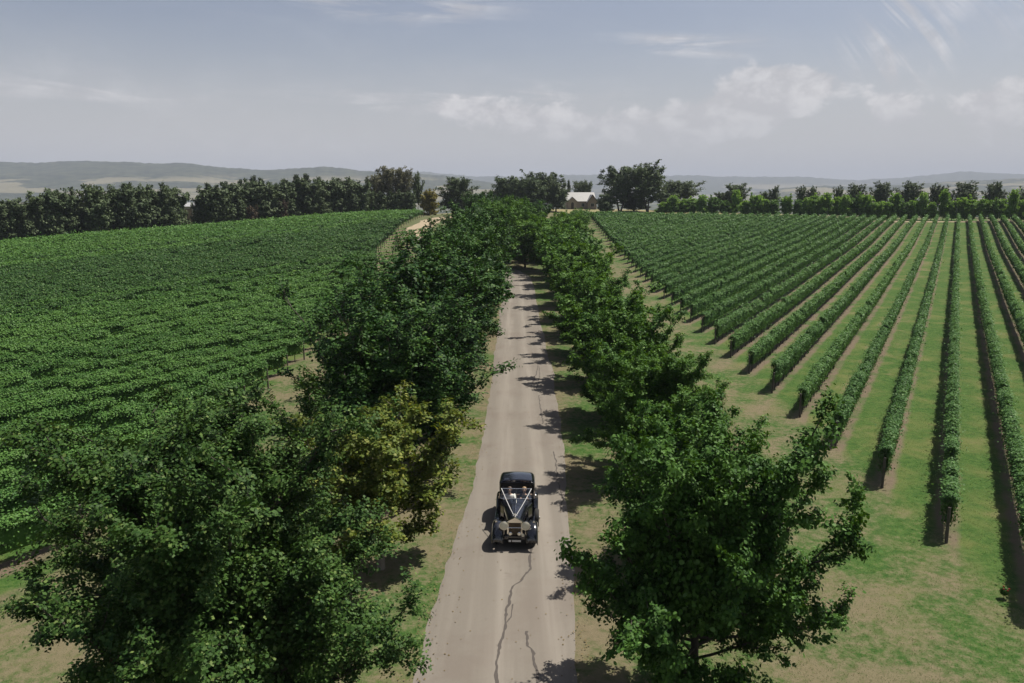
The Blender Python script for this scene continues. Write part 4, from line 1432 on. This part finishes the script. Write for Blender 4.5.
b = bm_(); loft(b, [hood_sec(-1.74, .27, 1.13, .96), hood_sec(-1.3, .33, 1.15, .97), hood_sec(-.8, .41, 1.17, .98), hood_sec(-.42, .48, 1.18, .99)])
bon = done('bonnet', b, car, 'car_black')
b = bm_(); tube(b, [(0, -1.74, 1.136), (0, -1.3, 1.156), (0, -.8, 1.176), (0, -.42, 1.186)], .008, 6); done('hinge', b, bon, 'chrome')
for s_ in (-1, 1):
    b = bm_()
    for k in range(9):
        y = -1.5 + k * .115
        x = s_ * (np.interp(y, [-1.74, -1.3, -.8, -.42], [.27, .33, .41, .48]) + .006)
        box(b, x - .008, x + .008, y, y + .05, .66, .90)
    done('louvre_panel', b, bon, 'car_black', False)
b = bm_(); loft(b, [hood_sec(-.42, .482, 1.184, .99), hood_sec(-.22, .57, 1.20, 1.02), hood_sec(-.06, .64, 1.20, 1.05)]); done('scuttle', b, car, 'car_black')
# radiator: pedimented bright shell around a dark slatted core
b = bm_()
outl = [(-.285, .46), (.285, .46), (.285, 1.05), (0, 1.20), (-.285, 1.05)]
loft(b, [[(u, y, v) for u, v in outl] for y in (-1.88, -1.745)])
rad = done('radiator', b, car, 'chrome', False)
b = bm_(); inl = [(-.225, .49), (.225, .49), (.225, 1.00), (-.225, 1.00)]
loft(b, [[(u, y, v) for u, v in inl] for y in (-1.888, -1.882)]); gr = done('grille', b, rad, 'grille', False)
b = bm_()
for k in range(11):
    x = -.21 + k * .042
    box(b, x - .006, x + .006, -1.896, -1.889, .50, .99)
done('grille_slats', b, gr, 'car_trim', False)
b = bm_(); lathe(b, [(0, 0), (0, .04), (.03, .045), (.045, .03), (.05, .012), (.09, .012), (.13, .022), (.16, .012), (.165, 0)], (0, -1.80, 1.19), 'z', 14); done('radiator_cap', b, rad, 'chrome')
# headlamps on a bright cross bar
b = bm_(); tube(b, [(-.52, -1.90, .82), (.52, -1.90, .82)], .018); done('lamp_bar', b, car, 'chrome')
for s_ in (-1, 1):
    b = bm_(); lathe(b, [(0, .168), (-.02, .172), (.02, .168), (.08, .15), (.16, .10), (.20, .04), (.205, 0)][0:1] + [(.012, .172), (.05, .165), (.12, .13), (.19, .06), (.205, 0)], (s_ * .40, -1.99, .93), 'y', 28)
    hl_ = done('headlight', b, car, 'chrome')
    b = bm_(); lathe(b, [(-.002, .155), (-.02, .12), (-.03, .06), (-.033, 0)], (s_ * .40, -1.99, .93), 'y', 24); done('lens', b, hl_, 'lamp_glass')
    b = bm_(); tube(b, [(s_ * .40, -1.92, .80), (s_ * .40, -1.90, .55)], .018); done('bracket', b, hl_, 'chrome')
    # trumpet horns low between the wings
    b = bm_(); lathe(b, [(-.02, .05), (0, .075), (.02, .055), (.08, .03), (.25, .016), (.26, 0)], (s_ * .165, -2.08, .66), 'y', 18); done('horn', b, car, 'chrome')
    # side lamp on the wing crown
    b = bm_(); lathe(b, [(0, 0), (-.0, .045), (.06, .05), (.13, .02), (.14, 0)], (s_ * .70, -1.66, .93), 'y', 14); done('side_lamp', b, car, 'chrome')
b = bm_(); lathe(b, [(-.015, 0), (-.01, .05), (.0, .06), (.05, .03), (.055, 0)], (.30, -2.06, .60), 'y', 16); done('fog_lamp', b, car, 'lamp_glass')
b = bm_(); box(b, -.42, .42, -1.98, -1.93, .40, .52, .01); done('front_apron', b, car, 'car_black')
b = bm_(); box(b, -.25, .25, -2.03, -2.012, .30, .42, .004); pl_ = done('number_plate', b, car, 'plate')
b = bm_()
for x0, wd in ((-.215, .022), (-.185, .022), (-.155, .022), (-.08, .03), (-.035, .03), (.01, .03), (.055, .03), (.10, .03), (.145, .03), (.19, .03)):
    box(b, x0 - .006, x0 + wd, -2.036, -2.031, .325, .395)
done('plate_marks', b, pl_, 'plate_mark', False)


def wing(pts, xc, w_in, w_out, name, crown=.07):
    b = bm_()
    pts = np.array(pts, float)
    s = np.r_[0, np.cumsum(np.hypot(*np.diff(pts, axis=0).T))]
    q = np.linspace(0, s[-1], 30)
    yy, zz = np.interp(q, s, pts[:, 0]), np.interp(q, s, pts[:, 1])
    for _ in range(3):
        yy[1:-1] = (yy[:-2] + 2 * yy[1:-1] + yy[2:]) / 4
        zz[1:-1] = (zz[:-2] + 2 * zz[1:-1] + zz[2:]) / 4
    sg = 1 if xc > 0 else -1
    rings = []
    for y, z in zip(yy, zz):
        ring = []
        for u in np.linspace(-1, 1, 9):
            x = xc + sg * (u * (w_out if u > 0 else w_in))
            ring.append((x, y, z + .03 - crown * u * u - (.05 if u > .9 else 0)))
        rings.append(ring)
    loft(b, rings, closed=False)
    o = done(name, b, car, 'car_black', True, 60)
    md = o.modifiers.new('thick', 'SOLIDIFY')
    md.thickness = .022
    return o


for s_ in (-1, 1):
    wing([(-2.16, .34), (-2.13, .52), (-2.02, .70), (-1.84, .84), (-1.6, .91), (-1.34, .87), (-1.08, .72), (-.86, .54), (-.64, .42), (-.45, .385)], s_ * .68, .26, .17, 'front_fender')
    wing([(.86, .385), (1.0, .52), (1.12, .70), (1.28, .84), (1.46, .87), (1.68, .80), (1.88, .64), (2.05, .45), (2.12, .36)], s_ * .68, .14, .17, 'rear_fender')
    b = bm_(); box(b, s_ * .66 - .17, s_ * .66 + .17, -.46, .88, .35, .385, .01); rb_ = done('running_board', b, car, 'car_black')
    b = bm_(); box(b, s_ * .835 - .008, s_ * .835 + .008, -.46, .88, .352, .39); done('trim_strip', b, rb_, 'chrome')
    # low door of the open front compartment
    b = bm_(); loft(b, [[(s_ * (.635 + .0 * k), y, .42), (s_ * .685, y, .42), (s_ * .70, y, .80), (s_ * .69, y, zt), (s_ * .645, y, zt), (s_ * .645, y, .80)] for k, (y, zt) in enumerate(((-.06, 1.20), (.1, 1.13), (.35, 1.08), (.6, 1.10), (.78, 1.15)))])
    fd = done('front_door', b, car, 'car_black')
    b = bm_(); tube(b, [(s_ * .715, .52, .98), (s_ * .735, .58, .98), (s_ * .735, .68, .98)], .012, 6); done('handle', b, fd, 'chrome')
    b = bm_(); tube(b, [(s_ * .693, -.06, 1.205), (s_ * .693, .1, 1.137), (s_ * .693, .35, 1.087), (s_ * .693, .6, 1.107), (s_ * .693, .78, 1.157)], .014, 6); done('door_capping', b, fd, 'car_trim')
b = bm_(); box(b, -.635, .635, -.06, .80, .42, .46); done('floor', b, car, 'dark_inside', False)
b = bm_(); box(b, -.62, .62, .26, .70, .50, .68, .05); done('front_seat', b, car, 'leather')
b = bm_(); box(b, -.62, .62, .62, .77, .66, 1.10, .05); done('seat_back', b, car, 'leather')


# closed rear compartment
def cab_sec(y, hw_, zt, zb=.44, rr_=.16, n=6):
    pts = [(hw_ * .93, zb), (hw_, zb + .3), (hw_, zt - rr_ - .05)]
    pts += [(hw_ - rr_ + rr_ * math.cos(a_) - .02 * math.sin(a_), zt - rr_ + (rr_) * math.sin(a_)) for a_ in np.linspace(0, math.pi / 2, n)]
    pts += [(hw_ * .3, zt + .025)]
    full = pts + [(-u, v) for u, v in reversed(pts)]
    return [(u, y, v) for u, v in full]


b = bm_(); loft(b, [cab_sec(.79, .665, 1.60), cab_sec(.83, .685, 1.635), cab_sec(1.2, .70, 1.66), cab_sec(1.6, .70, 1.65), cab_sec(1.85, .68, 1.60), cab_sec(2.02, .64, 1.50, rr_=.2), cab_sec(2.12, .60, 1.30, rr_=.2), cab_sec(2.16, .58, 1.10, rr_=.2)])
cab = done('cabin', b, car, 'car_black')
b = bm_(); box(b, -.58, .58, .775, .785, 1.12, 1.54, .004); dv = done('division_shade_panel', b, cab, 'dark_inside')  # opaque near-black panel: shade of the cabin opening put into its colour
b = bm_(); tube(b, [(-.60, .772, 1.10), (-.60, .772, 1.55), (.60, .772, 1.55), (.60, .772, 1.10)], .012, 6); done('division_frame', b, dv, 'car_black')
for s_ in (-1, 1):
    b = bm_(); box(b, s_ * .704 - .004, s_ * .704 + .004, .95, 1.36, 1.14, 1.47); done('side_window', b, cab, 'window_glass', False)
    b = bm_(); box(b, s_ * .702 - .004, s_ * .702 + .004, 1.44, 1.74, 1.16, 1.45); done('side_window', b, cab, 'window_glass', False)
    b = bm_(); box(b, s_ * .705 - .005, s_ * .705 + .005, .82, 1.95, 1.085, 1.11); done('coach_line', b, cab, 'car_trim', False)
    b = bm_(); tube(b, [(s_ * .71, 1.0, 1.0), (s_ * .735, .98, 1.0), (s_ * .735, .90, 1.0)], .012, 6); done('handle', b, cab, 'chrome')
b = bm_(); box(b, -.42, .42, 2.13, 2.42, .50, .98, .05); done('luggage_trunk', b, car, 'car_black')
# windscreen
zb, zt_, yb, yt = 1.20, 1.545, -.05, .11
b = bm_(); tube(b, [(-.61, yb, zb), (-.585, yt, zt_), (.585, yt, zt_), (.61, yb, zb), (-.61, yb, zb)], .014, 8); ws = done('windscreen', b, car, 'chrome')
b = bm_(); loft(b, [[(-.60, yb, zb + .01), (.60, yb, zb + .01)], [(-.578, yt, zt_ - .01), (.578, yt, zt_ - .01)]], closed=False); done('pane', b, ws, 'glass', False)
b = bm_(); tube(b, [(0, yb - .004, zb), (0, yt - .004, zt_)], .008, 6); done('centre_bar', b, ws, 'chrome')
b = bm_(); lathe(b, [(0, 0), (0, .06), (.02, .065), (.045, .03), (.05, 0)], (.78, -.12, 1.32), 'y', 16)
tube(b, [(.78, -.08, 1.32), (.62, .02, 1.28)], .009, 6); done('mirror', b, car, 'chrome')
b = bm_()
lathe(b, [(-.012, .165), (0, .18), (.012, .165), (0, .152), (-.012, .165)], (0, 0, 0), 'y', 28)
for k in range(4):
    a_ = k * math.pi / 2 + .4
    tube(b, [(0, 0, 0), (.165 * math.cos(a_), 0, .165 * math.sin(a_))], .008, 6)
sw = done('steering_wheel', b, car, 'dark_inside')
sw.location = (.30, .12, 1.10)
sw.rotation_euler = (R(-38), 0, 0)
b = bm_(); tube(b, [(.30, -.20, .92), (.30, .12, 1.10)], .016, 6); done('steering_column', b, car, 'dark_inside')
# wedding ribbons from the windscreen corners to the radiator cap
for s_ in (-1, 1):
    b = bm_()
    p0, p1 = np.array((s_ * .585, .10, 1.555)), np.array((s_ * .03, -1.78, 1.225))
    rings = []
    for f in np.linspace(0, 1, 12):
        p = p0 + (p1 - p0) * f + np.array((0, 0, -.035 * math.sin(math.pi * f)))
        wv = .014 * (1 - .35 * f)
        rings.append([(p[0] - wv, p[1], p[2] - .004), (p[0] + wv, p[1], p[2] - .004), (p[0] + wv, p[1], p[2] + .004), (p[0] - wv, p[1], p[2] + .004)])
    loft(b, rings)
    done('ribbon', b, car, 'ribbon')
b = bm_()
for k in range(5):
    a_ = k * 1.26
    tube(b, [(0, -1.79, 1.27), (.05 * math.cos(a_), -1.80 + .04 * math.sin(a_), 1.30), (.085 * math.cos(a_), -1.80 + .06 * math.sin(a_), 1.26)], .016, 6)
done('bow', b, car, 'ribbon')


# ------------------------------------------------------------------ the two people in the open front
def skin_mesh(name, chains, parent, mat, lev=2):
    """chains: lists of (x, y, z, radius); equal points are welded into joints; the first point is the root"""
    b = bm_()
    lay = b.verts.layers.skin.verify()
    seen = {}

    def vert(p):
        k_ = tuple(round(c, 4) for c in p[:3])
        if k_ not in seen:
            v = b.verts.new(p[:3])
            v[lay].radius = (p[3], p[3] * (p[4] if len(p) > 4 else 1))
            v[lay].use_root = not seen
            seen[k_] = v
        return seen[k_]

    for ch in chains:
        vs = [vert(p) for p in ch]
        for a_, c_ in zip(vs[:-1], vs[1:]):
            if b.edges.get((a_, c_)) is None:
                b.edges.new((a_, c_))
    me = bpy.data.meshes.new(name)
    b.to_mesh(me)
    b.free()
    o = link(name, me, parent, M[mat] if mat else None)
    md = o.modifiers.new('skin', 'SKIN')
    md.use_smooth_shade = True
    sb = o.modifiers.new('smooth', 'SUBSURF')
    sb.levels = sb.render_levels = lev
    return o


def person(x, label, hair, cloth, legs, hands, turn=0.0, veil=False):
    org = car.matrix_basis @ Vector((x, 0, 0))
    root = empty('person', org, R(-2.0))
    tag(root, label, 'person', 'people riding in the open front of the car')
    pel = (0, .47, .78, .125)
    ch = (0, .50, 1.00, .135)
    nb = (0, .50, 1.17, .075)
    nk = (0, .485, 1.235, .048)
    jaw = (0, .465, 1.295, .066)
    mid = (0, .470, 1.365, .082)
    top = (0, .480, 1.425, .062)
    chains = [[pel, ch, nb, nk, jaw, mid, top], [mid, (0, .375, 1.345, .017)]]
    sleeves, trous = [[pel[:3] + (.145,), ch[:3] + (.155,), (0, .50, 1.14, .10)]], [[pel[:3] + (.15,)]]
    for s_, (hx_, hy_, hz_) in zip((-1, 1), hands):
        sh, elb, wr, pm = (s_ * .165, .49, 1.12, .055), (s_ * .235, .36, .92, .042), (hx_, hy_ + .09, hz_, .028), (hx_ * .97, hy_ + .015, hz_ + .01, .034)
        chains.append([ch, sh, elb, wr, pm])
        for k, (dx_, ln) in enumerate(((-.030, .062), (-.010, .072), (.010, .068), (.030, .052))):
            b0 = (pm[0] + dx_, pm[1] - .035, pm[2] + .006, .0095)
            chains.append([pm, b0, (b0[0], b0[1] - ln * .5, b0[2] + .002, .0088), (b0[0], b0[1] - ln * .75, b0[2] - ln * .55, .0075)])
        chains.append([pm, (pm[0] - s_ * .036, pm[1] + .005, pm[2] + .012, .011), (pm[0] - s_ * .052, pm[1] - .035, pm[2] + .006, .009)])
        sleeves.append([(0, .50, 1.00, .155), sh[:3] + (.068,), elb[:3] + (.055,), (wr[0], wr[1] + .02, wr[2], .042)])
        hip, kn, an, ft = (s_ * .09, .44, .76, .088), (s_ * .11, .08, .80, .062), (s_ * .11, .02, .55, .045), (s_ * .11, -.10, .50, .042)
        chains.append([pel, hip, kn, an, ft])
        trous.append([pel[:3] + (.15,), hip[:3] + (.105,), kn[:3] + (.078,), (an[0], an[1], an[2] + .04, .062)])
    skin_mesh('body', chains, root, 'skin', 2)
    skin_mesh('jacket' if cloth == 'suit_navy' else 'dress_top', sleeves, root, cloth, 2)
    skin_mesh('trousers' if cloth == 'suit_navy' else 'skirt', trous, root, legs, 2)
    b = bm_()
    bmesh.ops.create_uvsphere(b, u_segments=20, v_segments=14, radius=1)
    for v in b.verts:
        c_ = v.co.copy()
        v.co = Vector((c_.x * .096, .492 + c_.y * (.108 if c_.y > 0 else .088), 1.392 + c_.z * .088))
    bmesh.ops.delete(b, geom=[v for v in b.verts if v.co.z < 1.372 and v.co.y < .455], context='VERTS')
    if veil or hair == 'hair_brown':
        pass
    done('hair', b, root, hair)
    for s_ in (-1, 1):
        b = bm_(); bmesh.ops.create_uvsphere(b, u_segments=10, v_segments=8, radius=.0115)
        for v in b.verts:
            v.co += Vector((s_ * .032, .396, 1.368))
        done('eye', b, root, 'eye_dark')
        b = bm_(); bmesh.ops.create_uvsphere(b, u_segments=10, v_segments=8, radius=1)
        for v in b.verts:
            v.co = Vector((s_ * .087 + v.co.x * .012, .475 + v.co.y * .022, 1.355 + v.co.z * .032))
        done('ear', b, root, 'skin')
    b = bm_(); bmesh.ops.create_uvsphere(b, u_segments=12, v_segments=8, radius=1)
    for v in b.verts:
        v.co = Vector((v.co.x * .024, .402 + v.co.y * .012, 1.308 + v.co.z * .007))
    done('mouth', b, root, 'lip')
    return root


person(-.28, 'person in white sitting in the open front of the black car', 'hair_brown', 'dress_white', 'dress_white', ((-.10, .20, .90), (.06, .18, .91)))
person(.30, 'person in a dark suit at the steering wheel of the black car', 'hair_fair', 'suit_navy', 'suit_navy', ((-.135, .06, 1.14), (.135, .06, 1.14)))

# ------------------------------------------------------------------ fallen leaves along the road edges
rg = np.random.default_rng(19)
n = 2600
yy = 12 + 75 * rg.uniform(0, 1, n) ** 1.4
sd = rg.choice((-1, 1), n)
xx = np.interp(yy, ys, cx) + sd * (np.interp(yy, ys, hw) - np.abs(rg.normal(0, .38, n)) + .25)
xx = np.where(rg.uniform(size=n) < .10, np.interp(yy, ys, cx) + rg.uniform(-2.2, 2.2, n), xx)
uq = (xx - np.interp(yy, ys, cx)) / np.interp(yy, ys, hw)
C_ = np.c_[xx, yy, hz(xx, yy) + .035 + .03 * np.maximum(0, 1 - uq * uq) + .012]
M['litter'] = leaf_mat('leaf_litter', (.09, .065, .03), (.20, .15, .07), (.06, .09, .03), .7, .0)
fl = link('fallen_leaves', mesh_np('fallen_leaves', [leaf_block(C_, rg.normal(0, .25, C_.shape) + np.array((0, 0, 1.0)), .055, rg, QUAD)]), mat=M['litter'])
tag(fl, kind='stuff')

# ------------------------------------------------------------------ grass blades on the open lawn
rg = np.random.default_rng(9)
n = 150000
yy = 10 + 62 * rg.uniform(0, 1, n) ** 1.6
xx = np.where(rg.uniform(size=n) < .78, 3.2 + rg.uniform(0, 1, n) * np.minimum(.70 * yy + 3, 42), -3.3 - rg.uniform(0, 1, n) * 13)
ph_ = (RN[0] * xx + RN[1] * yy - R_BASE) / R_PITCH
dd_ = np.abs(ph_ - np.round(ph_)) * R_PITCH
keep = ~((xx > 16.5) & (dd_ < .5))
xx, yy = xx[keep], yy[keep]
C_ = np.c_[xx, yy, hz(xx, yy) + .03]
nn_ = rg.normal(size=C_.shape)
nn_[:, 2] *= .35
GRASS = np.array([(-.5, -.10), (-.5, .10), (.5, 0)])
m = leaf_mat('grass_blade', (.050, .100, .026), (.105, .155, .046), (.25, .20, .11), .7, .3, spec=.15, young_at=.82)
sz_ = np.full(len(C_), .06)
Nn = nn_ / np.linalg.norm(nn_, axis=1)[:, None]
up_ = np.array((0, 0, 1.0)) + rg.normal(0, 1.1, C_.shape)
T = up_ / np.linalg.norm(up_, axis=1)[:, None]
B = np.cross(Nn, T)
B /= np.linalg.norm(B, axis=1)[:, None]
V = C_[:, None, :] + sz_[:, None, None] * (GRASS[:, 0][None, :, None] * T[:, None, :] + GRASS[:, 1][None, :, None] * B[:, None, :])
gr_o = link('grass', mesh_np('grass', [(V.reshape(-1, 3), np.arange(len(C_) * 3).reshape(-1, 3))]), mat=m)
tag(gr_o, kind='stuff')

# ------------------------------------------------------------------ haze
m, t, out = new_mat('haze')
pv = t.n('ShaderNodeVolumePrincipled')
pv.inputs['Color'].default_value = (.53, .58, .70, 1)
pv.inputs['Density'].default_value = 0.00014
pv.inputs['Anisotropy'].default_value = 0.0
t.t.links.new(pv.outputs[0], out.inputs['Volume'])
b = np.array([(-16500, -1800, -41), (16500, -1800, -41), (16500, 16500, -41), (-16500, 16500, -41), (-16500, -1800, 420), (16500, -1800, 420), (16500, 16500, 420), (-16500, 16500, 420)], float)
hzo = link('haze', mesh_np('haze', [(b, np.array([(0, 3, 2, 1), (4, 5, 6, 7), (0, 1, 5, 4), (1, 2, 6, 5), (2, 3, 7, 6), (3, 0, 4, 7)]))]), mat=m)
tag(hzo, kind='stuff')
